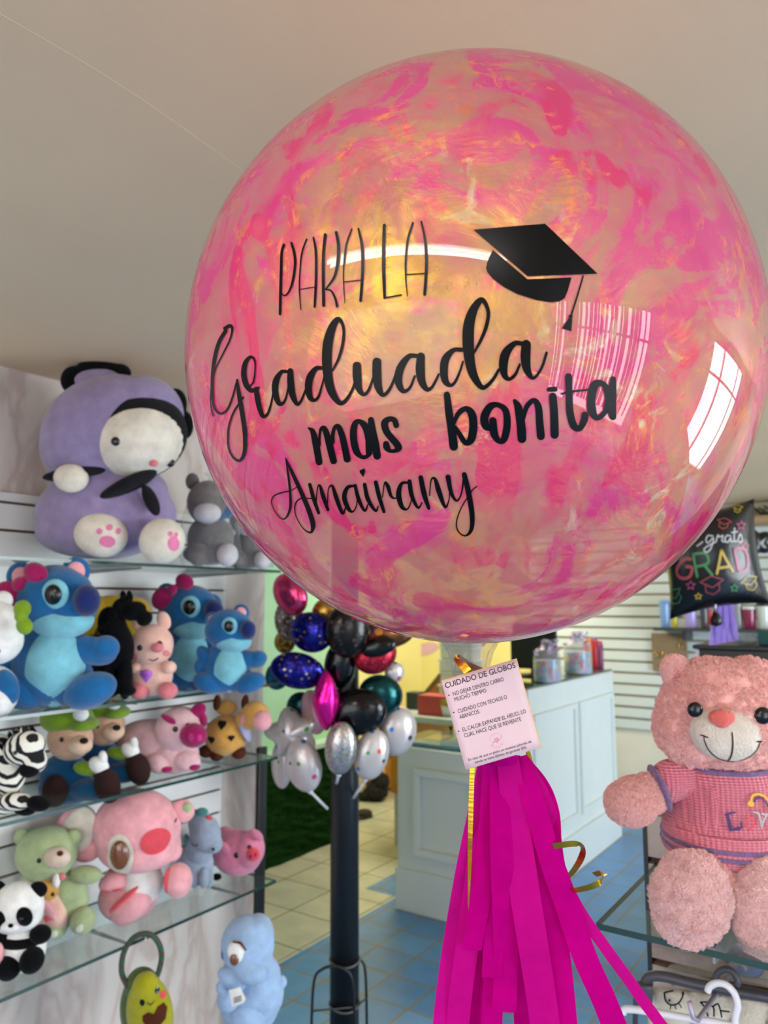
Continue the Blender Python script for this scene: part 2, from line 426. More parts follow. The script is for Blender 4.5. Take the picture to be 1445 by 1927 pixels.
# ceiling tube lamp above the entrance
ml, t, b = nt('lamp_tube'); b.inputs['Base Color'].default_value = (0.9, 0.9, 0.9, 1)
b.inputs['Emission Color'].default_value = (1, 0.97, 0.92, 1); b.inputs['Emission Strength'].default_value = 17
LP = Vector((-0.05, -0.42, CEIL))
lamp = empty('ceiling_lamp', LP, 'twin tube lamp on the ceiling by the entrance', 'lamp')
bm = B(); box(bm, LP + Vector((-0.62, -0.07, -0.03)), LP + Vector((0.62, 0.07, 0)), 0.008); link('housing', bm, glossy('lamp_white', (225, 225, 222), 0.4), lamp, smooth=False)
for dy in (-0.035, 0.035):
    bm = B(); tube(bm, [LP + Vector((-0.58, dy, -0.05)), LP + Vector((0.58, dy, -0.05))], 0.013, 14); link('lamp_tube', bm, ml, lamp)

# ------------------------------------------------------------------ slat panels
M_SLAT = pmat('white_slat', (226, 224, 220), rough=0.45, var=0.02)
M_SLOT = pmat('slot_brown', (92, 62, 40), rough=0.7, var=0.1)
def slat_panel(name, label, lo, hi, axis, step, gap, z0, mslat, mslot, out):
    """boards with grooves; axis: direction the wall faces"""
    root = empty(name, ((lo[0] + hi[0]) / 2, (lo[1] + hi[1]) / 2, lo[2]), label, 'wall panel')
    bm = B(); z = z0
    while z < hi[2] - 0.01:
        z1 = min(z + step - gap, hi[2])
        box(bm, (lo[0], lo[1], max(z, lo[2])), (hi[0], hi[1], z1)); z += step
    link('board', bm, mslat, root, smooth=False)
    bm = B(); l2, h2 = list(lo), list(hi)
    if axis == 'x': h2[0] = lo[0] + 0.004
    else: l2[1] = hi[1] - 0.004
    box(bm, l2, h2); link('groove', bm, mslot, root, smooth=False)
    return root
slat_panel('slatwall_panel', 'white grooved panel on the marble wall holding the toy shelves', (SX + 0.001, -1.2, 0.53), (SX + 0.018, 1.925, 1.745), 'x', 0.0745, 0.0075, 0.53, M_SLAT, M_SLOT, 1)
slat_panel('slatwall_panel', 'white grooved panel on the far wall behind the counter', (-2.34, 5.382, 0.60), (2.45, 5.399, 2.0), 'y', 0.0762, 0.017, 0.605, pmat('far_slat', (208, 216, 212), rough=0.4), pmat('far_slot', (150, 142, 124), rough=0.7), 1)

# ------------------------------------------------------------------ glass shelves on the left
M_GLASS = clear_mat('shelf_glass', (0.90, 0.95, 0.93), 0.01, 0.05, (160, 190, 180))
M_GEDGE = pmat('glass_edge', (34, 62, 54), rough=0.15)
M_CHROME = pmat('chrome', (205, 205, 208), rough=0.15, metal=1.0)
M_BRKT = pmat('clear_bracket', (150, 152, 152), rough=0.3, metal=0.5)
SZ = [1.556, 1.200, 0.972, 0.603]; SN = ['top glass shelf under the big lavender plush', 'second glass shelf from the top, holding the blue plushes', 'third glass shelf from the top, holding the zebra plush', 'lowest glass shelf, holding the pink koala and panda']
def glass_shelf(label, lo, hi, front, brackets):
    root = empty('glass_shelf', ((lo[0] + hi[0]) / 2, (lo[1] + hi[1]) / 2, lo[2]), label, 'shelf', 'glass shelves')
    bm = B(); box(bm, lo, hi); link('pane', bm, M_GLASS, root, smooth=False)
    bm = B()
    if front == 'x':
        box(bm, (hi[0], lo[1], lo[2]), (hi[0] + 0.0012, hi[1], hi[2])); box(bm, (lo[0], hi[1], lo[2]), (hi[0], hi[1] + 0.0012, hi[2]))
    else:
        box(bm, (lo[0], lo[1] - 0.0012, lo[2]), (hi[0], lo[1], hi[2])); box(bm, (lo[0] - 0.0012, lo[1], lo[2]), (lo[0], hi[1], hi[2]))
    link('polished_edge', bm, M_GEDGE, root, smooth=False)
    for q in brackets:
        bm = B()
        if front == 'x': poly = [(lo[0], lo[2] - 0.016), (lo[0], lo[2] - 0.0008), (hi[0] - 0.02, lo[2] - 0.0008), (hi[0] - 0.02, lo[2] - 0.006)]
        else: poly = [(hi[1], lo[2] - 0.06), (hi[1], lo[2] - 0.0008), (lo[1] + 0.03, lo[2] - 0.0008), (lo[1] + 0.03, lo[2] - 0.02)]
        for s in (-0.0015, 0.0015):
            f = bm.faces.new([bm.verts.new((u, q + s, v) if front == 'x' else (q + s, u, v)) for u, v in poly])
        bm.verts.ensure_lookup_table()
        for k in range(4): bm.faces.new([bm.verts[i] for i in (k, (k + 1) % 4, (k + 1) % 4 + 4, k + 4)])
        link('bracket', bm, M_BRKT, root, smooth=False)
    return root
for z, nme in zip(SZ, SN):
    glass_shelf(nme, (SX + 0.019, -0.6, z - 0.008), (SF, 1.87, z), 'x', (0.54, 0.94, 1.342, 1.741))

# grass covered ledge along the mint wall
root = empty('grass_bench', (-3.0, 3.0, 0), 'low ledge clad in dark artificial grass along the mint wall', 'ledge')
bm = B(); box(bm, (-3.099, 2.2, 0), (-3.02, 3.94, 0.585))
bmesh.ops.subdivide_edges(bm, edges=bm.edges[:], cuts=24, use_grid_fill=True)
for v in bm.verts:
    if v.co.x > -3.03: v.co.x += random.uniform(-0.008, 0.012)
link('turf_face', bm, pmat('artificial_grass', (24, 56, 22), rough=1.0, var=0.5, vscale=60, bump=1.0, bscale=120, spec=0.05), root, smooth=False)
bm = B(); box(bm, (-3.099, 2.2, 0.585), (-2.99, 3.94, 0.615), 0.004); link('ledge_top', bm, pmat('ledge_top', (206, 232, 214), rough=0.25), root, smooth=False)

# purple painted flower on the yellow wall
def wall_y(y): return lambda px, py: ony(px, py, y)
bm = B(); pj = wall_y(5.697)
disc2d(bm, pj, 770, 1238, 18, 22, 20, 2, 16); disc2d(bm, pj, 800, 1222, 26, 12, -15, 2, 16); disc2d(bm, pj, 752, 1255, 12, 10, 0, 2, 16)
tag(link('trim_3', bm, pmat('lilac_paint', (222, 182, 202), rough=0.8, var=0.05), smooth=False), 'lilac flower smudges painted on the yellow wall', 'mural', kind='structure')

# ------------------------------------------------------------------ counters
M_CTR = pmat('counter_white', (222, 230, 228), rough=0.38, var=0.015)
M_CGLASS = pmat('counter_glass_top', (58, 84, 76), rough=0.06, coat=0.5)
def panel_frame(bm, p0, u, v, n, w, h, t=0.028, d=0.012):
    """raised moulding rectangle"""
    for (a, bb, su, sv) in ((0, 0, w, t), (0, h - t, w, t), (0, t, t, h - 2 * t), (w - t, t, t, h - 2 * t)):
        c = p0 + u * (a + su / 2) + v * (bb + sv / 2) + n * d / 2
        obox(bm, c, u * su / 2, n * d / 2, v * sv / 2, 0.004)
X = Vector((1, 0, 0)); Y = Vector((0, 1, 0)); Z = Vector((0, 0, 1))
hc = empty('sales_counter', (-1.85, 4.3, 0), 'tall white panelled sales counter with dark glass top', 'counter')
bm = B(); box(bm, (-1.86, 3.66, 0), (-1.62, 5.0, 1.02), 0.012); link('body', bm, M_CTR, hc, smooth=False)
bm = B(); box(bm, (-1.62, 3.66, 0), (-1.60, 5.0, 0.20), 0.006); link('plinth', bm, M_CTR, hc, smooth=False)
for y0 in (3.70, 4.35):
    bm = B(); panel_frame(bm, Vector((-1.62, y0, 0.27)), Y, Z, X, 0.60, 0.62, 0.03, 0.016); link('panel_moulding', bm, M_CTR, hc, smooth=False)
bm = B(); box(bm, (-2.02, 3.90, 1.02), (-1.63, 5.0, 1.03), 0.002); box(bm, (-1.86, 3.66, 1.02), (-1.63, 3.90, 1.03), 0.002); link('glass_top', bm, M_CGLASS, hc, smooth=False)
lc = empty('service_desk', (-1.88, 3.45, 0), 'low grey panelled desk end with glass top in front of tall counter', 'counter')
bm = B(); box(bm, (-2.14, 3.25, 0), (-1.622, 3.655, 0.755), 0.012); link('body', bm, M_CTR, lc, smooth=False)
bm = B(); box(bm, (-2.14, 3.232, 0), (-1.622, 3.25, 0.19), 0.006); link('plinth', bm, M_CTR, lc, smooth=False)
bm = B(); panel_frame(bm, Vector((-2.03, 3.25, 0.265)), X, Z, -Y, 0.34, 0.40, 0.032, 0.034); link('panel_moulding', bm, M_CTR, lc, smooth=False)
bm = B(); box(bm, (-2.16, 3.235, 0.776), (-1.622, 3.655, 0.784)); link('glass_top', bm, clear_mat('desk_glass', (0.86, 0.95, 0.92), 0.02, 0.05, (150, 190, 180), 1.2), lc, smooth=False)
bm = B(); box(bm, (-2.16, 3.2335, 0.776), (-1.622, 3.2345, 0.784)); link('glass_edge', bm, pmat('desk_glass_edge', (112, 152, 142), rough=0.2), lc, smooth=False)
# things under and on the desk glass
def slab(name, label, cat, lo, hi, mat, group=None, bev=0.003):
    bm = B(); box(bm, lo, hi, bev); o = link(name, bm, mat, loc=((lo[0] + hi[0]) / 2, (lo[1] + hi[1]) / 2, lo[2]), smooth=False)
    return tag(o, label, cat, group)
slab('folded_cloth', 'pale blue folded cloth lying under the desk glass', 'cloth', (-2.10, 3.28, 0.757), (-1.74, 3.38, 0.774), pmat('blue_cloth', (120, 158, 200), rough=0.9, var=0.2, vscale=30, bump=0.4, bscale=60), bev=0.007)
slab('photo_card', 'orange photo card under the desk glass', 'card', (-2.13, 3.46, 0.757), (-2.02, 3.62, 0.762), pmat('orange_print', (226, 140, 40), rough=0.5, var=0.45, vscale=18))
slab('photo_card', 'mauve photo card under the desk glass', 'card', (-1.99, 3.44, 0.757), (-1.78, 3.62, 0.762), pmat('mauve_print', (170, 140, 140), rough=0.5, var=0.2, vscale=14))

# ================================================================== THE BUBBLE BALLOON
BR = 0.27
_d = ray(878, 690); BC = CAM + _d.normalized() * 0.778
def on_balloon(px, py, lift=0.0007):
    d = ray(px, py).normalized(); oc = CAM - BC; r = BR + lift
    b = oc.dot(d); c = oc.dot(oc) - r * r; q = b * b - c
    t = -b - math.sqrt(max(q, 0)); return CAM + d * t
def balloon_mat():
    m, t, b = nt('painted_balloon_film'); N = t.nodes.new; L = t.links.new
    t.nodes.remove(b); out = t.nodes['Material Output']
    tc = N('ShaderNodeTexCoord')
    def noise(scale, detail=6, dist=0.0, rough=0.55, off=(0, 0, 0), sc=(1, 1, 1), rot=(0, 0, 0)):
        mp = N('ShaderNodeMapping'); L(tc.outputs['Object'], mp.inputs[0])
        mp.inputs['Location'].default_value = off; mp.inputs['Scale'].default_value = sc; mp.inputs['Rotation'].default_value = rot
        n = N('ShaderNodeTexNoise'); n.inputs['Scale'].default_value = scale; n.inputs['Detail'].default_value = detail
        n.inputs['Distortion'].default_value = dist; n.inputs['Roughness'].default_value = rough
        L(mp.outputs[0], n.inputs['Vector']); return n.outputs['Fac']
    def ramp(src, a, b_, ca=(0, 0, 0, 1), cb=(1, 1, 1, 1)):
        r = N('ShaderNodeValToRGB'); L(src, r.inputs[0]); r.color_ramp.elements[0].position = a; r.color_ramp.elements[1].position = b_
        r.color_ramp.elements[0].color = ca; r.color_ramp.elements[1].color = cb; return r.outputs[0]
    def mix(fac, a, b_):
        x = N('ShaderNodeMixRGB'); 
        if isinstance(fac, float): x.inputs[0].default_value = fac
        else: L(fac, x.inputs[0])
        for i, v in ((1, a), (2, b_)):
            if isinstance(v, tuple): x.inputs[i].default_value = v
            else: L(v, x.inputs[i])
        return x.outputs[0]
    def mul(a, b_):
        x = N('ShaderNodeMath'); x.operation = 'MULTIPLY'
        for i, v in ((0, a), (1, b_)):
            if isinstance(v, float): x.inputs[i].default_value = v
            else: L(v, x.inputs[i])
        return x.outputs[0]
    zone = noise(7, 3, 0.3, off=(3, 1, 7))
    big = noise(9, 8, 1.8, 0.62)
    fine = noise(26, 6, 1.0, 0.62, off=(5, 2, 1))
    streak = noise(22, 4, 0.8, 0.5, off=(1, 8, 3), sc=(1, 1, 0.45), rot=(0.3, 0.7, 0.2))
    vein = noise(15, 8, 2.2, 0.65, off=(2, 4, 9))
    vs = N('ShaderNodeMath'); vs.operation = 'SUBTRACT'; L(vein, vs.inputs[0]); vs.inputs[1].default_value = 0.5
    va = N('ShaderNodeMath'); va.operation = 'ABSOLUTE'; L(vs.outputs[0], va.inputs[0])
    veinm = ramp(va.outputs[0], 0.0, 0.045, (1, 1, 1, 1), (0, 0, 0, 1))
    base = mix(ramp(fine, 0.35, 0.65), lin((212, 140, 142)), lin((200, 162, 134)))
    base = mix(ramp(zone, 0.40, 0.60), base, lin((222, 118, 148)))
    mag = ramp(big, 0.50, 0.565)
    col = mix(mag, base, lin((222, 54, 150)))
    deep = mul(ramp(streak, 0.52, 0.58), ramp(zone, 0.36, 0.52))
    col = mix(deep, col, lin((226, 12, 126)))
    orange = mul(veinm, ramp(fine, 0.52, 0.64))
    col = mix(orange, col, lin((250, 150, 84)))
    pale = mul(ramp(fine, 0.60, 0.68), ramp(noise(5, 2, off=(9, 9, 2)), 0.5, 0.6))
    col = mix(pale, col, lin((226, 224, 190)))
    # gold glow of the ceiling lamp's reflection, painted into the upper front colour
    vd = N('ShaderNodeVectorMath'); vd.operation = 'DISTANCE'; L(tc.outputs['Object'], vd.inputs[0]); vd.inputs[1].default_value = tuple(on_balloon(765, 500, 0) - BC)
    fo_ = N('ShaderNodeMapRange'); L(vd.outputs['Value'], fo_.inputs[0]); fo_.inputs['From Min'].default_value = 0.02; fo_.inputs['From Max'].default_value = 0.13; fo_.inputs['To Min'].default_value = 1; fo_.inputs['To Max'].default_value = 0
    glow_mask = mul(fo_.outputs[0], ramp(noise(14, 7, 1.6, 0.65, off=(4, 4, 4)), 0.36, 0.6))
    glow_col = mix(ramp(fine, 0.4, 0.6), lin((176, 146, 112)), lin((232, 196, 88)))
    col = mix(glow_mask, col, glow_col)
    # coverage of the paint
    cov = N('ShaderNodeMath'); cov.operation = 'MAXIMUM'; L(mag, cov.inputs[0]); L(deep, cov.inputs[1])
    covr = N('ShaderNodeMapRange'); L(cov.outputs[0], covr.inputs[0]); covr.inputs['To Min'].default_value = 0.60; covr.inputs['To Max'].default_value = 0.86
    df = N('ShaderNodeBsdfDiffuse'); L(col, df.inputs[0])
    tl = N('ShaderNodeBsdfTranslucent'); L(col, tl.inputs[0])
    paint = N('ShaderNodeMixShader'); paint.inputs[0].default_value = 0.5; L(df.outputs[0], paint.inputs[1]); L(tl.outputs[0], paint.inputs[2])
    # pearly gold sheen of the film, strongest inside the painted lamp glow
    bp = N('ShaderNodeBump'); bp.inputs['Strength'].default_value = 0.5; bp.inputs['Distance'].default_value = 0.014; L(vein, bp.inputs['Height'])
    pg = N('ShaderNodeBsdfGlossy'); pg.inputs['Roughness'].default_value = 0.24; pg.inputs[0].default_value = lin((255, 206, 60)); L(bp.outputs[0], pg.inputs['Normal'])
    pm = N('ShaderNodeMixShader'); pw = N('ShaderNodeMapRange'); L(glow_mask, pw.inputs[0]); pw.inputs['To Min'].default_value = 0.10; pw.inputs['To Max'].default_value = 0.42; L(pw.outputs[0], pm.inputs[0]); L(paint.outputs[0], pm.inputs[1]); L(pg.outputs[0], pm.inputs[2])
    tr = N('ShaderNodeBsdfTransparent'); tr.inputs[0].default_value = (0.97, 0.90, 0.90, 1)
    ms = N('ShaderNodeMixShader'); L(covr.outputs[0], ms.inputs[0]); L(tr.outputs[0], ms.inputs[1]); L(pm.outputs[0], ms.inputs[2])
    gl = N('ShaderNodeBsdfGlossy'); gl.inputs['Roughness'].default_value = 0.012
    fr = N('ShaderNodeFresnel'); fr.inputs[0].default_value = 1.42
    # the fresnel reflection counts on the outer side only
    geo = N('ShaderNodeNewGeometry'); inv = N('ShaderNodeMath'); inv.operation = 'SUBTRACT'; inv.inputs[0].default_value = 1.0; L(geo.outputs['Backfacing'], inv.inputs[1])
    fo = mul(fr.outputs[0], inv.outputs[0])
    mo = N('ShaderNodeMixShader'); L(fo, mo.inputs[0]); L(ms.outputs[0], mo.inputs[1]); L(gl.outputs[0], mo.inputs[2])
    L(mo.outputs[0], out.inputs[0])
    return m
balloon = empty('bubble_balloon', BC, 'huge clear round balloon painted pink inside with black lettering', 'balloon')
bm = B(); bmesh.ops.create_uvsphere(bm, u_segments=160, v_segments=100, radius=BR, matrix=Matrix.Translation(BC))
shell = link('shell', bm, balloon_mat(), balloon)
# gathered neck
M_CLEAR = clear_mat('clear_film', (0.86, 0.85, 0.86), 0.04, 0.08, (230, 225, 225))
bm = B(); NB = BC - Vector((0, 0, BR))
prof = [(0.034, 0.010), (0.026, 0.000), (0.0195, -0.008), (0.0165, -0.020), (0.0155, -0.030), (0.011, -0.042), (0.008, -0.052)]
rings = []
for rr, h in prof:
    ring = []
    for k in range(48):
        a = k * 2 * math.pi / 48; q = rr * (1 + 0.13 * math.sin(a * 7 + h * 40) * (1 if h < -0.004 else 0.2))
        ring.append(bm.verts.new(NB + Vector((math.cos(a) * q, math.sin(a) * q, h))))
    rings.append(ring)
for i in range(len(rings) - 1):
    for k in range(48): bm.faces.new((rings[i][k], rings[i][(k + 1) % 48], rings[i + 1][(k + 1) % 48], rings[i + 1][k]))
link('neck', bm, M_CLEAR, balloon, smooth=True)

M_VINYL = pmat('black_vinyl', (4, 4, 5), rough=0.3, spec=0.14)
def word(name, strokes, sc, ox, oy, extra=None, wk=1.0):
    bm = B()
    for st in strokes: stroke2d(bm, on_balloon, [(ox + x / sc, oy + y / sc, w / sc * wk) for x, y, w in st], 9)
    if extra: extra(bm, lambda x, y: (ox + x / sc, oy + y / sc))
    return link(name, bm, M_VINYL, balloon, smooth=False)
word('lettering', [
 [(108,275,22),(90,340,22),(85,500,24),(80,680,24),(76,862,22)],[(173,258,20),(198,350,22),(203,450,22),(182,590,20),(145,680,15),(110,705,11),(80,670,8)],
 [(302,225,14),(262,340,14),(245,500,12),(240,650,12),(252,825,8)],[(360,212,16),(380,330,22),(383,500,22),(378,650,22),(370,800,20)],[(245,653,8),(372,632,8)],
 [(460,187,26),(445,350,26),(443,550,26),(446,790,26)],[(553,168,24),(572,280,28),(565,430,26),(535,550,22),(465,650,12)],[(462,652,12),(510,665,16),(545,730,20),(560,797,20)],
 [(685,140,14),(640,270,16),(618,450,14),(616,600,10),(627,770,7)],[(742,137,18),(772,280,26),(778,450,26),(772,600,26),(760,748,24)],[(622,589,9),(765,573,9)],
 [(962,107,28),(956,300,30),(957,500,30),(964,725,22)],[(964,724,13),(1040,712,13),(1107,700,13)],
 [(1205,85,16),(1162,230,20),(1145,400,20),(1145,560,14),(1158,710,8)],[(1277,75,16),(1308,230,24),(1320,400,27),(1315,560,27),(1305,695,26)],[(1150,527,11),(1310,516,11)]], 4.516, 510, 400)
word('lettering', [
 [(268,255,44),(195,380,44),(145,560,46),(120,760,40),(116,950,34),(126,1080,26),(165,1168,26),(225,1193,26),(290,1140,26),(345,1010,22),(380,880,22),(398,815,20)],
 [(258,228,40),(320,198,40),(343,250,26),(310,370,20),(235,520,18),(152,690,16),(120,830,16)],
 [(106,900,20),(96,1020,16),(102,1120,14),(125,1220,18)],
 [(398,812,24),(415,950,46),(440,1100,54),(465,1250,54),(486,1420,52),(485,1600,46),(452,1705,36),(400,1725,28),(332,1660,24),(294,1540,22),(302,1350,22),(352,1190,22),(410,1095,24),(445,1045,20),(466,1010,24)],
 [(545,880,20),(582,830,20),(600,700,16),(595,590,24),(548,552,34),(492,620,56),(473,740,64),(498,860,64),(550,930,52),(600,925,44),(635,905,36)],
 [(612,912,46),(625,1000,62),(648,1120,58),(690,1222,50),(740,1200,30),(775,1110,26),(795,1020,22),(808,940,20)],
 [(962,718,38),(900,722,44),(840,820,74),(830,950,74),(870,1075,56),(920,1072,34),(955,1000,24),(985,850,20)],
 [(1000,712,66),(1005,850,80),(1025,980,74),(1075,1085,44),(1120,1052,30),(1160,960,26),(1185,890,22)]], 6.02, 380, 580)
word('lettering', [
 [(255,625,40),(190,632,50),(130,720,76),(112,830,76),(130,930,62),(175,962,40),(220,920,28),(255,800,20),(275,720,16)],
 [(365,650,22),(430,520,30),(475,350,32),(478,200,32),(430,115,50),(370,180,78),(322,330,100),(305,500,104),(315,700,98),(350,860,88),(420,975,58),(475,988,44),(535,920,34),(580,830,28),(600,760,24)],
 [(618,602,88),(622,720,92),(640,840,70),(690,903,40),(740,860,32),(775,770,26),(790,720,20)],[(828,562,94),(828,700,96),(845,830,80),(890,908,44),(945,870,36),(990,790,30),(1022,700,26)],
 [(1240,497,44),(1160,507,56),(1077,620,84),(1052,750,84),(1085,850,60),(1130,866,40),(1180,820,30),(1225,710,24)],[(1288,505,86),(1282,650,98),(1300,770,80),(1350,848,50),(1400,830,34),(1445,755,28),(1475,690,24)]], 5.558, 560, 580)
word('lettering', [
 [(440,657,46),(350,662,50),(270,750,84),(250,870,86),(265,980,74),(320,1030,40),(370,990,32),(420,880,26),(450,780,20)],
 [(565,690,24),(640,550,36),(698,400,40),(714,250,40),(650,135,56),(570,220,88),(515,380,116),(505,560,122),(520,760,110),(560,920,90),(640,1045,56),(700,1035,42),(770,960,34),(825,865,28)],
 [(1070,592,48),(990,592,56),(900,690,94),(872,820,94),(890,930,64),(940,963,40),(1000,910,34),(1045,810,26)],[(1112,602,100),(1105,740,104),(1120,860,84),(1170,948,42),(1220,930,30),(1280,830,30),(1325,690,30)]], 5.558, 790, 540)
word('lettering', [
 [(75,328,24),(130,372,70),(170,520,94),(200,680,94),(218,790,94)],[(222,560,44),(225,440,36),(245,345,48),(290,332,70),(330,440,90),(370,600,94),(415,775,94)],[(400,520,60),(405,420,54),(430,325,52),(480,312,76),(530,430,88),(570,600,92),(600,752,96)],
 [(880,310,70),(800,247,60),(722,252,76),(687,350,94),(690,500,98),(730,650,92),(800,722,56),(860,718,56),(920,670,50)],[(925,218,84),(945,380,105),(980,550,112),(1008,708,104)],[(780,260,36),(850,350,70),(890,480,90),(900,600,100),(890,690,70)],
 [(1268,290,82),(1240,220,76),(1170,207,76),(1110,262,98),(1132,370,94),(1200,460,94),(1270,540,98),(1298,600,96),(1250,638,56),(1180,638,56),(1140,590,94),(1130,545,84)]], 7.225, 570, 760)
word('lettering', [
 [(45,218,50),(60,350,60),(80,480,64),(98,620,68)],[(90,470,20),(130,370,40),(190,327,42),(235,362,62),(250,450,66),(235,560,62),(190,590,44),(140,520,40),(110,470,30)],
 [(402,420,58),(412,520,62),(450,578,42),(490,560,54),(513,450,58),(500,340,50),(440,297,40),(380,312,58),(337,390,66),(347,460,62),(390,488,30)],
 [(572,265,30),(600,320,62),(620,450,70),(628,560,70)],[(640,400,30),(665,312,40),(720,262,40),(755,312,54),(765,430,60),(775,540,64)],
 [(868,232,60),(878,370,64),(882,528,66)],[(838,178,36),(884,175,42)],
 [(990,78,56),(995,200,54),(1000,350,58),(1030,458,58),(1075,480,46),(1110,420,56),(1118,378,58)],[(940,212,14),(1000,195,16),(1150,180,16)],
 [(1290,160,40),(1240,127,48),(1190,150,68),(1167,250,64),(1172,340,68),(1205,398,42),(1250,380,40),(1290,330,40)],[(1336,98,48),(1330,200,66),(1322,300,76),(1335,390,54)],[(1275,160,40),(1295,240,46),(1285,340,50)]], 4.1286, 830, 690)
def heart(bm, f): poly2d(bm, lambda x, y: on_balloon(*f(x, y)), [(632,131),(607,98),(608,84),(618,84),(626,94),(630,75),(640,75),(643,92)], 1)
word('lettering', [
 [(128,8,5),(140,80,12),(155,200,16),(158,330,17),(120,402,9),(70,370,7),(38,300,7),(50,255,9),(100,232,9),(160,218,7),(200,195,6)],[(128,8,8),(170,100,22),(230,230,28),(280,350,31),(306,440,32),(290,488,14),(240,460,7),(195,380,7),(190,310,9),(225,270,9),(312,270,7)],
 [(285,178,22),(310,270,26),(342,362,20)],[(325,290,10),(335,200,8),(350,185,14),(370,250,28),(402,342,20)],[(400,300,8),(405,210,8),(430,187,16),(455,260,28),(495,363,20),(515,330,8),(522,290,6)],
 [(580,187,14),(530,197,24),(508,260,31),(535,335,27),(565,353,12),(588,310,8),(590,250,6)],[(578,183,20),(600,270,26),(640,348,16),(662,305,8)],
 [(640,178,24),(660,270,28),(710,348,17),(728,318,8)],[(712,164,26),(735,260,28),(765,355,20)],[(755,260,8),(770,167,10),(790,190,26),(810,250,20),(832,268,10),(850,260,8)],
 [(930,167,14),(880,172,22),(860,240,35),(880,320,29),(915,338,12),(940,290,8),(945,230,6)],[(930,158,28),(945,250,28),(985,328,16),(1012,295,8)],
 [(1003,134,32),(1025,240,34),(1055,332,22)],[(1060,250,8),(1070,152,10),(1095,142,20),(1120,220,34),(1160,323,18),(1185,280,8),(1190,230,8)],
 [(1180,130,34),(1200,230,26),(1235,283,14),(1265,240,10),(1280,150,14)],[(1285,114,34),(1310,220,36),(1335,370,34),(1330,470,26),(1290,510,11),(1245,480,9),(1235,420,9),(1265,330,8),(1330,225,8),(1366,190,8)]], 3.44, 500, 860, heart)
def cap_print(bm, f):
    g = lambda x, y: on_balloon(*f(x, y))
    poly2d(bm, g, [(58,178),(810,115),(1360,640),(625,665)], 4)
    poly2d(bm, g, [(262,388),(625,697),(1085,678),(1050,810),(1015,895),(960,928),(860,938),(720,915),(520,852),(380,780),(260,690),(205,625),(190,580),(205,515)], 4)
    disc2d(bm, g, 1077, 1085, 23, 20, 0, 1, 14); poly2d(bm, g, [(1060,1100),(1095,1105),(1085,1242),(985,1210)], 1)
word('graduation_cap_print', [[(1208,664,16),(1150,860,18),(1080,1080,20)]], 5.558, 880, 400, cap_print)

# ------------------------------------------------------------------ care card
CDP = 0.700
TL = (829.8, 1281.0); UX = (142.4, -42.2); VX = (46.5, 167.7)   # card axes in the photograph
def card_pt(lift):
    def f(u, v):   # u: 0..511, v: 0..599
        a, b = u / 511.0, v / 599.0
        bend = 0.0018 * math.sin(a * math.pi)
        return P(TL[0] + UX[0] * a + VX[0] * b, TL[1] + UX[1] * a + VX[1] * b, CDP - lift - bend)
    return f
card = empty('care_card', P(926, 1344, CDP), 'square pink care card with black printed Spanish instructions hanging below balloon', 'card')
bm = B(); g0, g1 = card_pt(0.0006), card_pt(0.0)
nu = 10; fr_ = [[bm.verts.new(g0(511 * i / nu, 599 * j / nu)) for i in range(nu + 1)] for j in range(nu + 1)]
bk_ = [[bm.verts.new(g1(511 * i / nu, 599 * j / nu)) for i in range(nu + 1)] for j in range(nu + 1)]
for j in range(nu):
    for i in range(nu):
        bm.faces.new((fr_[j][i], fr_[j + 1][i], fr_[j + 1][i + 1], fr_[j][i + 1])); bm.faces.new((bk_[j][i], bk_[j][i + 1], bk_[j + 1][i + 1], bk_[j + 1][i]))
for i in range(nu):
    for A, (p, q, r_, s_) in ((0, (fr_[0][i], fr_[0][i + 1], bk_[0][i + 1], bk_[0][i])), (1, (fr_[nu][i + 1], fr_[nu][i], bk_[nu][i], bk_[nu][i + 1])), (2, (fr_[i + 1][0], fr_[i][0], bk_[i][0], bk_[i + 1][0])), (3, (fr_[i][nu], fr_[i + 1][nu], bk_[i + 1][nu], bk_[i][nu]))):
        bm.faces.new((p, q, r_, s_))
link('card_sheet', bm, pmat('pink_card', (205, 175, 178), rough=0.45, var=0.02), card)
M_CEDGE = pmat('gold_card_edge', (214, 166, 96), rough=0.35)
bm = B(); g = card_pt(0.0009)
poly2d(bm, g, [(505, 0), (511, 0), (511, 599), (505, 599)], 3); poly2d(bm, g, [(0, 0), (511, 0), (511, 4), (0, 4)], 3)
link('gold_border', bm, M_CEDGE, card)
M_INK = pmat('card_ink', (44, 38, 40), rough=0.6)
bm = B(); g = card_pt(0.0010)
text2d(bm, g, 'CUIDADO DE GLOBOS', 16, 56, 474, 36, bold=0.012)
for body, u, v, w in (('NO DEJAR DENTRO CARRO', 51, 117, 342), ('MUCHO TIEMPO', 51, 155, 214), ('CUIDADO CON TECHOS O', 51, 234, 332), ('ABANICOS.', 50, 273, 139),
                      ('EL CALOR EXPANDE EL HELIO, LO', 49, 357, 428), ('CUAL HACE QUE SE REVIENTE', 49, 397, 384)):
    text2d(bm, g, body, u, v, w, 26)
text2d(bm, g, 'En caso de que su globo se reviente saliendo de', 33, 551, 425, 17); text2d(bm, g, 'tienda se tiene 60mins de garantía 50%', 69, 578, 348, 17)
for u, v in ((24, 105), (24, 221), (23, 346)): disc2d(bm, g, u, v, 5, 5, 0, 1, 10)
link('printed_text', bm, M_INK, card, smooth=False)
bm = B(); lc_ = (243, 472)
def ring_text(word_, r, a0, a1, flip):
    n = len(word_)
    for i, ch in enumerate(word_):
        a = R(a0 + (a1 - a0) * i / (n - 1)); x = lc_[0] + math.cos(a) * r; y = lc_[1] + math.sin(a) * r
        rot = math.degrees(a) + (90 if not flip else -90)
        text2d(bm, g, ch, x - 3.5 * math.cos(R(rot)), y - 3.5 * math.sin(R(rot)), 7, 9, rot=rot)
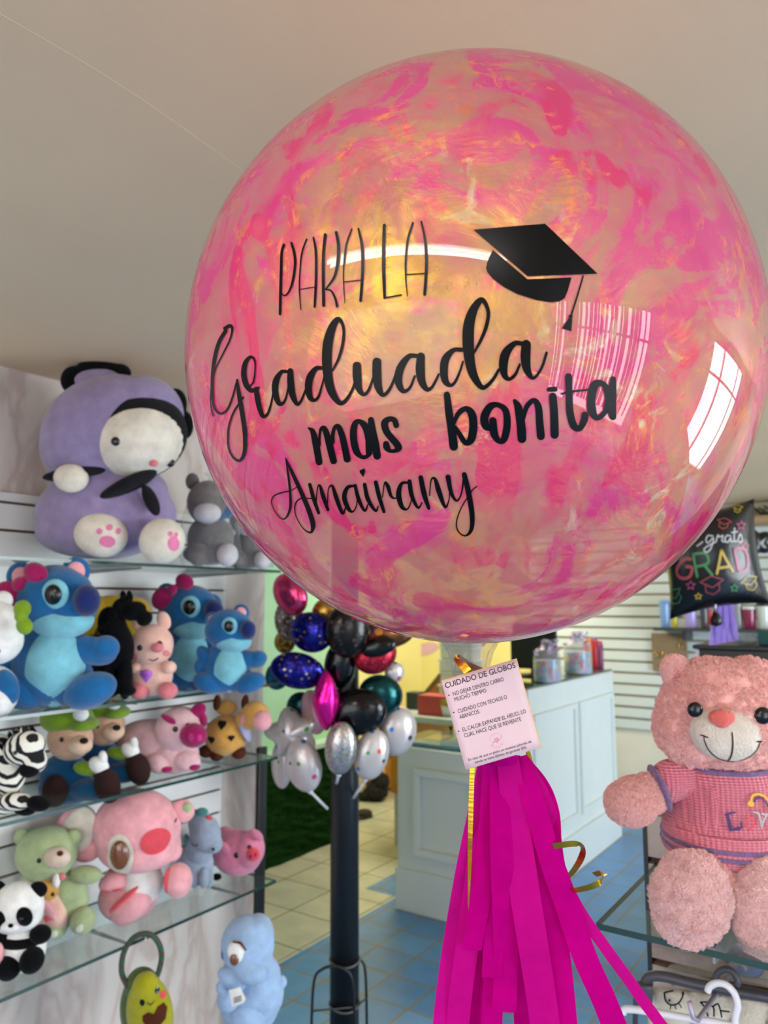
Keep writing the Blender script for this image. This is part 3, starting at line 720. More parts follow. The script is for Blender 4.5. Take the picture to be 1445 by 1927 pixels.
ring_text('ENAMORADAS', 40, -165, -25, False); ring_text('FLORERIA', 50, 150, 35, True)
for k in range(5): disc2d(bm, g, lc_[0] + 12 * math.cos(k * 1.2566 + 0.3), lc_[1] + 12 * math.sin(k * 1.2566 + 0.3), 8, 4, math.degrees(k * 1.2566 + 0.3), 1, 12)
stroke2d(bm, g, [(205, 480, 2), (225, 478, 3), (262, 470, 3), (285, 455, 2)]); stroke2d(bm, g, [(225, 478, 2), (215, 492, 2), (208, 500, 2)])
link('pink_logo', bm, pmat('logo_ink', (206, 120, 150), rough=0.6), card, smooth=False)

# ------------------------------------------------------------------ gold ribbon
M_GOLD = pmat('gold_ribbon', (226, 168, 52), rough=0.22, metal=1.0, bump=0.08, bscale=200, stretch=(0.2, 0.2, 1.6))
def ribbon(bm, pts, w, twist=None, up=None, n=10):
    """pts: world points (Vector); flat band of width w whose side vector follows twist (degrees per point, about the path)"""
    s = catmull([tuple(p) + (twist[i] if twist else 0.0,) for i, p in enumerate(pts)], n); prev = None; m = len(s)
    for i, q in enumerate(s):
        p = Vector(q[:3]); a = Vector(s[max(i - 1, 0)][:3]); b = Vector(s[min(i + 1, m - 1)][:3]); t = (b - a).normalized()
        side = t.cross(TW if up is None else up)
        if side.length < 1e-4: side = t.orthogonal()
        side.normalize(); side = Matrix.Rotation(R(q[3]), 3, t) @ side
        ww = w if not callable(w) else w(i / (m - 1))
        row = (bm.verts.new(p - side * ww / 2), bm.verts.new(p), bm.verts.new(p + side * ww / 2))
        if prev:
            for k in (0, 1): bm.faces.new((prev[k], prev[k + 1], row[k + 1], row[k]))
        prev = row
S7 = 0.73 / F
gr = empty('gold_ribbon', P(895, 1275, 0.72), 'curled shiny gold ribbon tied at the balloon neck', 'ribbon')
bm = B(); ribbon(bm, [P(905, 1290, .715), P(884, 1268, .706), P(866, 1246, .712), P(862, 1238, .722), P(880, 1250, .735), P(905, 1262, .742)], 15 * S7, [0, 0, 0, 20, 30, 30]); link('ribbon_loop', bm, M_GOLD, gr)
bm = B(); ribbon(bm, [P(905, 1290, .715), P(892, 1400, .712), P(888, 1460, .710), P(885, 1560, .709), P(883, 1650, .710), P(881, 1710, .712)], 9 * S7, [0, 10, 10, 25, 60, 85]); link('ribbon_tail', bm, M_GOLD, gr)
bm = B(); ribbon(bm, [P(1015, 1560, .74), P(1030, 1545, .73), P(1010, 1500, .745), P(1000, 1440, .745), P(955, 1300, .745), P(905, 1290, .735)], 9 * S7, [0] * 6); link('ribbon_tail', bm, M_GOLD, gr)
bm = B(); ribbon(bm, [P(1000, 1600, .745), P(1045, 1592, .725), P(1083, 1588, .715), P(1097, 1598, .722), P(1092, 1618, .735), P(1078, 1640, .748), P(1066, 1652, .755), P(1058, 1668, .75), P(1070, 1676, .735), P(1100, 1672, .72), P(1125, 1663, .712), P(1137, 1650, .718), P(1134, 1642, .732), P(1118, 1646, .742)],
               12 * S7, [0, 0, 10, 60, 20, 0, 0, 30, 10, 0, 0, 50, 10, 0]); link('ribbon_curl', bm, M_GOLD, gr)

# ------------------------------------------------------------------ tissue tassel
def tissue(name, rgb):
    m, t, b = nt(name); N = t.nodes.new; L = t.links.new; t.nodes.remove(b); out = t.nodes['Material Output']
    tc = N('ShaderNodeTexCoord'); n = N('ShaderNodeTexNoise'); n.inputs['Scale'].default_value = 60; n.inputs['Detail'].default_value = 5; L(tc.outputs['Object'], n.inputs[0])
    cr = N('ShaderNodeValToRGB'); L(n.outputs['Fac'], cr.inputs[0]); c = lin(rgb)
    cr.color_ramp.elements[0].position = 0.3; cr.color_ramp.elements[0].color = tuple(v * 0.88 for v in c[:3]) + (1,); cr.color_ramp.elements[1].position = 0.7; cr.color_ramp.elements[1].color = c
    d = N('ShaderNodeBsdfDiffuse'); tl = N('ShaderNodeBsdfTranslucent'); L(cr.outputs[0], d.inputs[0]); L(cr.outputs[0], tl.inputs[0])
    mx = N('ShaderNodeMixShader'); mx.inputs[0].default_value = 0.45; L(d.outputs[0], mx.inputs[1]); L(tl.outputs[0], mx.inputs[2]); L(mx.outputs[0], out.inputs[0])
    return m
M_TIS = tissue('magenta_tissue', (206, 4, 140)); M_TIS2 = tissue('light_magenta_tissue', (214, 18, 148))
tas = empty('tissue_tassel', P(945, 1420, 0.735), 'long hot pink tissue paper tassel hanging below the balloon', 'tassel')
def strip(pts, w, dep, tw=0):
    bm = B(); n = len(pts)
    ps = [P(x, y, 0.735 + (dep if i > 0 else dep * 0.3) + 0.004 * math.sin(i * 1.7 + w)) for i, (x, y) in enumerate(pts)]
    ribbon(bm, ps, lambda k: w * S7 * (0.72 + 0.28 * min(1, k * 2.5)), [tw + 7 * math.sin(i * 1.3 + w) for i in range(n)], n=8)
    link('strip', bm, M_TIS2 if dep in (0.012, -0.008, 0.006) else M_TIS, tas)
for pts, w, dep, tw in [
 ([(930, 1425), (925, 1600), (912, 1780), (905, 1990)], 60, 0.022, 0), ([(955, 1425), (975, 1600), (990, 1780), (1000, 1990)], 62, 0.024, 0),
 ([(970, 1425), (1005, 1560), (1030, 1720), (1048, 1990)], 52, 0.018, 0), ([(925, 1425), (905, 1560), (890, 1700), (872, 1990)], 46, 0.018, 0),
 ([(912, 1430), (893, 1530), (872, 1640), (852, 1760), (838, 1860), (824, 1990)], 34, 0.012, -8), ([(918, 1430), (908, 1540), (898, 1640), (882, 1760), (866, 1880), (856, 1990)], 44, 0.006, 4),
 ([(922, 1430), (918, 1560), (906, 1680), (888, 1788)], 38, -0.003, -6), ([(930, 1430), (930, 1560), (932, 1700), (925, 1840)], 38, 0.0, 6),
 ([(938, 1428), (942, 1560), (948, 1700), (952, 1820), (948, 1905)], 46, -0.004, -4), ([(944, 1425), (946, 1560), (938, 1700), (930, 1830), (922, 1990)], 40, 0.004, 10),
 ([(955, 1425), (966, 1510), (980, 1630), (1000, 1760), (1016, 1860), (1034, 1990)], 56, -0.008, 5), ([(965, 1425), (990, 1520), (1020, 1640), (1044, 1740), (1058, 1840), (1072, 1990)], 40, 0.000, -5),
 ([(975, 1425), (1002, 1500), (1034, 1610), (1066, 1700), (1100, 1800), (1140, 1890), (1178, 1990)], 46, -0.006, 0),
 ([(990, 1430), (1028, 1500), (1044, 1560), (1056, 1640), (1090, 1712), (1140, 1785), (1180, 1840), (1215, 1890), (1268, 1960)], 22, 0.006, 0),
 ([(985, 1428), (1020, 1475), (1040, 1530), (1044, 1600)], 26, 0.010, 10), ([(960, 1425), (985, 1540), (1010, 1660), (1030, 1760)], 40, 0.008, 0)]:
    strip(pts, w, dep, tw)
bm = B(); tube(bm, [P(940, 1290, .735), P(940, 1350, .735), P(942, 1432, .735)], [0.006, 0.010, 0.016], 14); link('tied_knot', bm, M_TIS, tas)

# ================================================================== SOFT TOYS ON THE LEFT SHELVES
black = plush('black', (14, 14, 16)); white = plush('white', (236, 232, 226)); cream = plush('cream', (226, 214, 196))
lav = plush('lavender', (150, 132, 170)); navy = plush('navy', (20, 40, 110)); blue = plush('blue', (24, 112, 176)); aqua = plush('aqua', (130, 200, 214))
pink = plush('pink', (246, 172, 178)); rose = plush('rose', (240, 132, 138)); mag = plush('magenta', (186, 16, 100)); charcoal = plush('charcoal', (30, 28, 32))
sage = plush('sage', (176, 190, 140)); orange = plush('orange', (238, 176, 84)); brown = plush('brown', (92, 46, 28)); peach = plush('peach', (248, 196, 176))
greyblue = plush('greyblue', (160, 172, 190)); skyblue = plush('skyblue', (160, 188, 222)); yellow = plush('yellow', (240, 196, 40)); lime = plush('lime', (140, 178, 30))
hotpink = plush('hotpink', (238, 130, 170)); coral = plush('coral', (250, 84, 96)); dkbrown = plush('dkbrown', (54, 34, 32)); denim = plush('denim', (10, 92, 142))
EYE = pmat('button_eye', (8, 6, 6), rough=0.22, spec=0.5); INK = pmat('stitch_thread', (40, 34, 38), rough=0.9)
EYEBR = pmat('brown_eye', (112, 62, 26), rough=0.12, coat=0.8, var=0.2, vscale=200)

# --- big lavender plush, top shelf
f = Fig('plush_bear', 'big lavender plush with black ears and scarf on the top shelf', 'plush toy', 205, 1049, depth=2.06, z=SZ[0], group=None)
body = f.e(200, 968, 130, 84, 95); f.part('body', lav, [body, f.e(205, 925, 110, 60, 85), f.e(190, 1000, 118, 52, 96)], voxel=0.006)
head = f.e(205, 812, 126, 104, 100, w=14, rot=-22); f.part('head', lav, [head, f.e(160, 840, 80, 78, 80, w=10), f.e(255, 790, 92, 80, 84, w=12, rot=-30)], voxel=0.006)
ear = f.part('ear', black, [f.e(140, 716, 26, 28, 18, w=-8), f.e(182, 694, 40, 24, 20, w=-8, rot=-8), f.e(225, 702, 22, 18, 16, w=-8)], voxel=0.004)
f.part('ear_lining', lav, f.e(186, 716, 46, 22, 18, w=4), parent=ear)
f.part('ear', black, [f.e(330, 760, 22, 30, 16, w=-20), f.e(350, 800, 14, 26, 14, w=-20)], voxel=0.004)
fe = f.e(262, 826, 86, 74, 84, w=42, rot=-20)
f.part('hood_trim', charcoal, f.e(259, 820, 93, 82, 84, w=34, rot=-20))
face = f.part('face', cream, fe)
for (x, y) in ((246, 838), (324, 872)): f.eye(EYE, fe, x, y, 8, parent=face)
f.part('nose', rose, f.e(289, 872, 9, 7, 6, w=122), parent=face); f.line('mouth', INK, fe, [[(276, 890, 2), (286, 896, 3), (297, 893, 2)]], parent=face)
sc = f.part('scarf', charcoal, [f.e(150, 890, 70, 13, 40, w=60, rot=-8), f.e(240, 914, 62, 15, 40, w=64, rot=-28), f.e(284, 942, 13, 32, 14, w=76, rot=-24)], voxel=0.004)
f.part('paw', cream, f.e(134, 900, 32, 27, 26, w=92, rot=5))
for cx, cy, rx, ry, rot, pads in ((190, 1007, 50, 42, 12, ((212, 1018, 13, 11), (199, 999, 5.5, 5.5), (215, 992, 5.5, 6), (229, 999, 4, 6))), (305, 1018, 42, 44, 35, ((333, 1022, 9, 14), (328, 1004, 4, 5), (337, 1006, 3, 5)))):
    ft = f.e(cx, cy, rx, ry, 34, w=86, rot=rot); o = f.part('foot', cream, ft)
    f.discs('paw_print', hotpink, ft, [(a, b, c, d, 0) for a, b, c, d in pads], parent=o)

# --- two bagged grey toys on the top shelf
M_BAG = clear_mat('bag_film', (0.93, 0.93, 0.93), 0.10, 0.07, (235, 235, 240), 1.8)
grey = plush('grey', (112, 106, 102), 0.2); ltgrey = plush('ltgrey', (196, 190, 192))
def bagged(px, py, depth, label, k=1.0, ribbon_=False):
    f = Fig('bagged_plush', label, 'plush toy', px, py, depth=depth, z=SZ[0], group='bagged grey plush toys')
    f.part('body', grey, [f.e(px - 2, py - 50 * k, 44 * k, 46 * k, 36 * k), f.e(px - 6, py - 22 * k, 48 * k, 22 * k, 38 * k)], voxel=0.005)
    h = f.e(px - 6, py - 118 * k, 40 * k, 42 * k, 36 * k, w=6); o = f.part('head', grey, h)
    f.part('muzzle', ltgrey, f.e(px - 8, py - 98 * k, 26 * k, 20 * k, 16 * k, w=36 * k), parent=o)
    for dx in (-30, 26): f.part('ear', grey, f.e(px + dx * k - 6, py - 158 * k, 13 * k, 16 * k, 8 * k))
    for dx in (-24, 30): f.part('foot', ltgrey if dx > 0 else grey, f.e(px + dx * k, py - 20 * k, 20 * k, 22 * k, 22 * k, w=34 * k))
    if ribbon_: f.part('bow', blue, [f.e(px + 32 * k, py - 102 * k, 10, 14, 8, w=14), f.e(px + 18 * k, py - 92 * k, 10, 8, 8, w=16)], voxel=0.003)
    bm = B(); c = f.pt(px, py - 78 * k)
    prof = [(54, -0.98), (56, -0.7), (55, -0.3), (53, 0.1), (46, 0.5), (30, 0.85), (12, 1.05), (8, 1.12), (18, 1.25)]
    rings = []
    for rr, hh in prof:
        ring = []
        for j in range(40):
            a = j * 2 * math.pi / 40; q = rr * k * f.s * (1 + 0.07 * math.sin(5 * a + 3 * hh) + random.uniform(-0.03, 0.03))
            ring.append(bm.verts.new(c + RT * math.cos(a) * q + TW * math.sin(a) * q * 0.8 + Vector((0, 0, 1)) * hh * 78 * k * f.s))
        rings.append(ring)
    for i in range(len(rings) - 1):
        for j in range(40): bm.faces.new((rings[i][j], rings[i][(j + 1) % 40], rings[i + 1][(j + 1) % 40], rings[i + 1][j]))
    link('plastic_bag', bm, M_BAG, f.root)
bagged(398, 1064, 2.24, 'grey plush wrapped in clear plastic with a blue bow on the top shelf', 1.0, True)
bagged(470, 1070, 2.40, 'smaller grey plush in clear plastic at the top shelf end, half behind the painted balloon', 0.8)

# --- generic bear used for several toys -----------------------------------------------
def blue_bear(px, py, z, k, label, bow, side, ears, depth=None):
    """sitting bear, total height about 270*k px; side: way the head turns (+1 = right in the photograph)"""
    f = Fig('plush_bear', label, 'plush toy', px, py, depth=depth, z=z, group='blue plush bears')
    bd = f.e(px, py - 82 * k, 72 * k, 84 * k, 58 * k); f.part('body', blue, [bd, f.e(px, py - 50 * k, 78 * k, 50 * k, 60 * k)], voxel=0.004)
    tm = f.e(px + 6 * k * side, py - 76 * k, 58 * k, 76 * k, 52 * k, w=14 * k); f.part('tummy', aqua, tm)
    hd = f.e(px + 4 * k * side, py - 198 * k, 74 * k, 64 * k, 60 * k, w=10 * k, rot=-8 * side)
    h = f.part('head', blue, [hd, f.e(px + 36 * k * side, py - 184 * k, 48 * k, 44 * k, 48 * k, w=18 * k)], voxel=0.004)
    mz = f.e(px + 20 * k * side, py - 160 * k, 58 * k, 34 * k, 44 * k, w=26 * k); f.part('muzzle', aqua, mz, parent=h)
    f.part('nose', navy, f.e(px + 66 * k * side, py - 196 * k, 24 * k, 30 * k, 24 * k, w=50 * k), parent=h)
    for ex in ((8 * side, -208),):
        pe = f.e(px + ex[0] * k, py + ex[1] * k, 25 * k, 28 * k, 10 * k, w=63 * k); o = f.part('eye_patch', aqua, pe, parent=h)
        f.eye(EYE, pe, px + (ex[0] - 1) * k, py + ex[1] * k, 15 * k, ry=19 * k, parent=o) if False else f.eye(EYE, pe, px + ex[0] * k, py + ex[1] * k, 15 * k, ry=18 * k)
    for s, (dx, dy) in zip((-1, 1), ears): 
        e = f.part('ear', blue, f.e(px + dx * k, py + dy * k, 26 * k, 27 * k, 14 * k, w=-4 * k)); f.part('ear_lining', pink, f.e(px + dx * k, py + dy * k, 17 * k, 18 * k, 8 * k, w=5 * k), parent=e)
    f.part('arm', blue, [f.e(px - 66 * k, py - 108 * k, 24 * k, 44 * k, 24 * k, w=14 * k, rot=-30), f.e(px - 82 * k, py - 80 * k, 22 * k, 26 * k, 22 * k, w=16 * k)], voxel=0.003)
    f.part('arm', blue, [f.e(px + 74 * k, py - 104 * k, 48 * k, 26 * k, 24 * k, w=8 * k, rot=14), f.e(px + 100 * k, py - 108 * k, 26 * k, 24 * k, 24 * k, w=10 * k)], voxel=0.003)
    for dx, rot in ((-58, 20), (72, -20)):
        le = f.e(px + dx * k, py - 30 * k, 50 * k, 32 * k, 34 * k, w=34 * k, rot=rot); o = f.part('leg', blue, le)
    if bow:
        bx, by = px + bow[0] * k, py + bow[1] * k
        b = f.part('bow', mag, [f.e(bx + 30 * k, by - 16 * k, 24 * k, 20 * k, 12 * k, w=50 * k, rot=30), f.e(bx - 26 * k, by + 26 * k, 26 * k, 30 * k, 12 * k, w=50 * k, rot=30), f.e(bx, by + 4 * k, 12 * k, 14 * k, 12 * k, w=54 * k)], voxel=0.003)
    return f
blue_bear(96, 1330, SZ[1], 1.02, 'large blue plush bear with a magenta bow and pale blue tummy, beside black horse', (-58, -230), 1, ((-56, -240), (46, -250)))
blue_bear(352, 1300, SZ[1], 0.76, 'blue plush bear with a narrow magenta bow behind the little pink pig', (-36, -254), 1, ((-50, -240), (60, -214)), depth=2.33)
blue_bear(427, 1303, SZ[1], 0.60, 'smallest blue plush bear at the right end of its shelf', None, 1, ((-44, -226), (44, -250)))

# --- white plush with lime bow at the frame edge
f = Fig('plush_bear', 'white plush with lime green bow cut by the frame edge', 'plush toy', -10, 1345, z=SZ[1])
f.part('body', white, f.e(-12, 1302, 46, 50, 36)); hd = f.e(-24, 1186, 66, 62, 46, w=14); h = f.part('head', white, [hd, f.e(-10, 1205, 52, 46, 44, w=14)], voxel=0.004)
f.part('ear', white, f.e(-60, 1128, 18, 20, 12)); f.part('ear', white, f.e(6, 1130, 18, 18, 12, w=4))
f.line('whisker', INK, hd, [[(4, 1228, 3), (14, 1216, 3)]], parent=h)
f.part('bow', lime, [f.e(42, 1146, 17, 18, 9, w=52, rot=25), f.e(46, 1178, 16, 17, 9, w=52, rot=-20), f.e(36, 1160, 9, 10, 9, w=56)], voxel=0.003)
f.part('arm', blue, f.e(14, 1292, 20, 34, 18, w=30, rot=-20)); f.part('foot', white, f.e(0, 1318, 24, 26, 24, w=34))

# --- yellow spotted plush behind the horse
f = Fig('plush_cushion', 'yellow plush cushion with orange spot behind the black horse', 'plush toy', 215, 1296, depth=2.19, z=SZ[1])
ye = f.e(212, 1205, 72, 86, 22); f.part('cushion', yellow, [ye, f.e(180, 1150, 36, 30, 20), f.e(250, 1150, 34, 28, 20), f.e(180, 1262, 36, 30, 20), f.e(252, 1262, 34, 30, 20)], voxel=0.004)
f.disc('spot', orange, f.e(160, 1140, 30, 26, 20), 160, 1138, 12, 11, lift=4); f.part('trouser', brown, f.e(172, 1262, 34, 30, 20, w=8))

# --- black horse
f = Fig('plush_horse', 'black plush horse standing on the second shelf', 'plush toy', 210, 1316, z=SZ[1])
f.part('body', black, [f.e(190, 1228, 54, 34, 32, w=0, rot=8), f.e(150, 1242, 30, 22, 22, rot=20), f.e(222, 1210, 28, 50, 28, w=6, rot=-14), f.e(212, 1180, 26, 40, 24, w=8, rot=-18)], voxel=0.003)
hd = f.e(252, 1150, 24, 18, 17, w=14, rot=-20); h = f.part('head', black, [hd, f.e(272, 1164, 16, 14, 13, w=18, rot=-40), f.e(232, 1142, 20, 18, 17, w=12)], voxel=0.003)
for x in (232, 244): f.part('ear', black, f.e(x, 1124, 6, 13, 5, w=12, rot=-6), parent=h)
bm = B()
for i in range(60):
    t_ = i / 59; x0 = 240 - 44 * t_ + random.uniform(-7, 7); y0 = 1120 + 64 * t_ + random.uniform(-5, 5); w0 = 24 + random.uniform(-10, 8)
    tube(bm, [f.pt(x0, y0, w0), f.pt(x0 - 8, y0 + 5, w0 + 3), f.pt(x0 - 16 + random.uniform(-5, 5), y0 + 16, w0 + 3)], [0.003, 0.0022, 0.0008], 5)
link('mane', bm, black, f.root)
f.part('tail', black, [f.e(140, 1262, 14, 34, 12, rot=14), f.e(150, 1240, 14, 20, 12, rot=30)], voxel=0.003)
for x, w, y in ((200, 14, 1312), (235, 14, 1308), (190, -16, 1300), (222, -16, 1298)): f.part('leg', black, [f.e(x, y - 38, 14, 48, 14, w=w), f.e(x + 4, y - 8, 17, 10, 16, w=w + 3)], voxel=0.003)

# --- little pink pig with heart
f = Fig('plush_pig', 'small pink plush pig with a purple heart on its tummy', 'plush toy', 288, 1312, z=SZ[1])
bd = f.e(285, 1270, 40, 40, 30); f.part('body', peach, bd); hd = f.e(287, 1212, 39, 37, 32, w=8); h = f.part('head', peach, [hd, f.e(284, 1224, 40, 28, 32, w=8)], voxel=0.0025)
for x, r in ((262, 15), (308, -20)): f.part('ear', peach, f.e(x, 1168, 13, 18, 6, w=6, rot=r))
sn = f.e(296, 1219, 12, 9, 9, w=42); f.part('snout', rose, sn, parent=h); f.discs('cheek', rose, hd, [(264, 1230, 6, 6, 0), (317, 1226, 5, 6, 0)], parent=h)
f.eye(EYE, hd, 273, 1214, 5.5); f.eye(EYE, hd, 308, 1207, 5.5); f.line('mouth', INK, hd, [[(289, 1233, 1.5), (296, 1236, 2), (304, 1232, 1.5)]], parent=h)
f.poly('heart', pmat('purple_sequin', (168, 90, 190), rough=0.3, metal=0.5, var=0.4, vscale=300), bd, [(284, 1278), (273, 1264), (274, 1257), (280, 1255), (284, 1260), (289, 1255), (295, 1258), (295, 1265)])
for x in (262, 318): f.part('arm', peach, f.e(x - (6 if x < 280 else 0), 1256, 14, 12, 14, w=16))
for x in (263, 316): f.part('foot', rose, f.e(x, 1300, 18, 16, 18, w=24))

# --- third shelf: zebra
zm, t, b = nt('zebra_stripe'); tc = t.nodes.new('ShaderNodeTexCoord'); wv = t.nodes.new('ShaderNodeTexWave'); wv.inputs['Scale'].default_value = 21; wv.inputs['Distortion'].default_value = 3.0; wv.inputs['Detail'].default_value = 2; wv.inputs['Detail Scale'].default_value = 1.4
mp = t.nodes.new('ShaderNodeMapping'); mp.inputs['Rotation'].default_value = (0.5, 0.3, 0.5); t.links.new(tc.outputs['Object'], mp.inputs[0]); t.links.new(mp.outputs[0], wv.inputs[0])
cr = t.nodes.new('ShaderNodeValToRGB'); t.links.new(wv.outputs['Fac'], cr.inputs[0]); cr.color_ramp.elements[0].position = 0.36; cr.color_ramp.elements[1].position = 0.44; cr.color_ramp.elements[0].color = lin((16, 15, 16)); cr.color_ramp.elements[1].color = lin((228, 222, 208))
t.links.new(cr.outputs[0], b.inputs['Base Color']); b.inputs['Roughness'].default_value = 0.95
f = Fig('plush_zebra', 'striped plush zebra lying at the frame edge of the third shelf', 'plush toy', 30, 1530, z=SZ[2])
f.part('body', zm, [f.e(-30, 1472, 66, 54, 40), f.e(8, 1440, 34, 62, 32, w=14, rot=-18)], voxel=0.003)
hd = f.e(46, 1408, 40, 32, 28, w=36, rot=-24); h = f.part('head', zm, [hd, f.e(64, 1432, 24, 24, 22, w=40, rot=-40)], voxel=0.003); f.part('muzzle', black, f.e(56, 1446, 20, 17, 17, w=48, rot=-10), parent=h)
f.part('ear', zm, f.e(46, 1382, 8, 16, 6, w=36, rot=-10)); f.eye(EYE, hd, 42, 1408, 4)
bm = B()
for i in range(60):
    t_ = i / 59; x0 = 66 - 70 * t_ + random.uniform(-6, 6); y0 = 1382 + 40 * t_ * t_ + random.uniform(-6, 6)
    tube(bm, [f.pt(x0, y0 + 8, 32), f.pt(x0 - 2, y0 - 3, 34), f.pt(x0 - 8, y0 - 14, 34)], [0.004, 0.003, 0.001], 5)
tube(bm, [f.pt(70 - 84 * k / 9, 1388 + 40 * (k / 9) ** 2, 32) for k in range(10)], 0.006, 6)
link('mane', bm, black, f.root)
for x, y, w in ((36, 1508, 46), (10, 1516, 34)):
    o = f.part('leg', zm, f.e(x - 8, y, 34, 17, 18, w=w)); f.part('hoof', black, f.e(x + 36, y + 4, 22, 14, 15, w=w + 4, rot=12), parent=o)

# --- green capped bears
tan_ = plush('tan', (222, 172, 142))
def capped(px, py, label, k, depth, w0=0):  # generic bears with caps
    f = Fig('plush_doll', label, 'plush toy', px, py, depth=depth, z=SZ[2], group='green capped plush bears')
    bd = f.e(px - 6 * k, py - 48 * k, 46 * k, 48 * k, 36 * k); f.part('body', denim, [bd, f.e(px, py - 30 * k, 54 * k, 30 * k, 38 * k)], voxel=0.003)
    hd = f.e(px + 4 * k, py - 122 * k, 42 * k, 40 * k, 34 * k, w=8); h = f.part('head', tan_, hd)
    f.part('muzzle', plush('tan_light', (236, 198, 168)), f.e(px + 22 * k, py - 110 * k, 24 * k, 18 * k, 16 * k, w=34 * k), parent=h); f.part('nose', dkbrown, f.e(px + 30 * k, py - 118 * k, 8 * k, 6 * k, 5 * k, w=50 * k), parent=h)
    f.eye(EYE, hd, px + 2 * k, py - 130 * k, 4.5 * k); f.eye(EYE, hd, px + 30 * k, py - 132 * k, 4 * k)
    c = f.part('cap', lime, [f.e(px - 2 * k, py - 160 * k, 50 * k, 30 * k, 36 * k, w=4), f.e(px + 30 * k, py - 150 * k, 28 * k, 12 * k, 30 * k, w=20)], voxel=0.003)
    f.part('pompom', white, f.e(px + 24 * k, py - 168 * k, 15 * k, 13 * k, 8 * k, w=38 * k), parent=c)
    f.part('sleeve', lime, f.e(px + 34 * k, py - 66 * k, 24 * k, 13 * k, 14 * k, w=34 * k, rot=10)); f.part('paw', white, [f.e(px + 58 * k, py - 72 * k, 20 * k, 15 * k, 14 * k, w=40 * k, rot=30), f.e(px + 66 * k, py - 86 * k, 8 * k, 14 * k, 8 * k, w=42 * k, rot=-8)], voxel=0.002)
    f.part('leg', denim, f.e(px + 40 * k, py - 26 * k, 40 * k, 20 * k, 24 * k, w=24 * k)); f.part('leg', denim, f.e(px - 26 * k, py - 24 * k, 24 * k, 20 * k, 24 * k, w=24 * k))
    f.part('shoe', dkbrown, f.e(px + 74 * k, py - 34 * k, 24 * k, 34 * k, 20 * k, w=42 * k, rot=-16)); f.part('shoe', dkbrown, f.e(px - 24 * k, py - 24 * k, 24 * k, 30 * k, 20 * k, w=42 * k))
capped(128, 1512, 'green capped plush bear in blue dungarees sitting in front beside the zebra', 1.0, 2.03)
capped(192, 1478, 'green capped plush bear in blue dungarees leaning behind its twin', 0.92, 2.14)

# --- pig with magenta snout
f = Fig('plush_pig', 'pale pink plush pig with a big magenta snout on the third shelf', 'plush toy', 320, 1452, z=SZ[2])
lp = plush('lightpink', (238, 190, 194))
f.part('body', lp, [f.e(280, 1398, 68, 44, 44, w=-8), f.e(330, 1418, 44, 36, 38, w=6)], voxel=0.003); hd = f.e(338, 1372, 46, 42, 38, w=22, rot=-10); h = f.part('head', lp, hd)
sn = f.e(364, 1384, 26, 23, 18, w=58); o = f.part('snout', mag, sn, parent=h); f.discs('nostril', plush('nostril', (214, 60, 140)), sn, [(364, 1382, 5, 7, 0), (379, 1384, 4, 6, 0)], parent=o)
f.part('ear', mag, [f.e(372, 1338, 18, 13, 8, w=26, rot=-40), f.e(381, 1356, 9, 15, 8, w=26)], voxel=0.002); f.part('ear', mag, f.e(318, 1354, 17, 6, 6, w=52, rot=30))
f.eye(EYE, hd, 340, 1362, 5); f.eye(EYE, hd, 361, 1357, 4.5)
for x, y in ((352, 1432), (300, 1436)):
    o = f.part('leg', lp, f.e(x, y, 26, 19, 20, w=34, rot=15)); f.part('trotter', mag, f.e(x + 12, y + 8, 13, 9, 15, w=38, rot=25), parent=o)

# --- orange calf with hearts
f = Fig('plush_calf', 'orange plush calf with black heart spots and pink muzzle', 'plush toy', 425, 1432, z=SZ[2])
bd = f.e(425, 1384, 40, 38, 34, w=6); f.part('body', orange, bd)
def hrt(x, y, s): return [(x, y + 9 * s), (x - 9 * s, y - 1 * s), (x - 8 * s, y - 7 * s), (x - 3 * s, y - 7 * s), (x, y - 3 * s), (x + 4 * s, y - 7 * s), (x + 9 * s, y - 5 * s), (x + 8 * s, y)]
for q in ((423, 1358, 0.9), (405, 1384, 0.8), (441, 1380, 0.65)): f.poly('heart_spot', charcoal, bd, hrt(*q), lift=1.2, cuts=1)
hd = f.e(480, 1346, 27, 27, 24, w=18, rot=-20); h = f.part('head', orange, [hd, f.e(462, 1354, 20, 20, 20, w=12)], voxel=0.0025); f.part('muzzle', pink, f.e(494, 1356, 18, 19, 16, w=36), parent=h); f.eye(EYE, hd, 487, 1343, 4); f.disc('cheek', pink, hd, 461, 1349, 5, 8, parent=h)
for x, y in ((461, 1322), (408, 1322)): f.part('horn', brown, f.e(x, y, 7, 15, 7, w=12, rot=8))
f.part('crest', orange, f.e(426, 1332, 20, 15, 14, w=0)); f.part('collar', plush('lilac_collar', (170, 170, 206)), f.e(460, 1372, 7, 26, 20, w=14, rot=-24))
for x, y in ((408, 1420), (449, 1416), (388, 1414)): f.part('hoof', brown, f.e(x, y, 14, 12, 13, w=16))

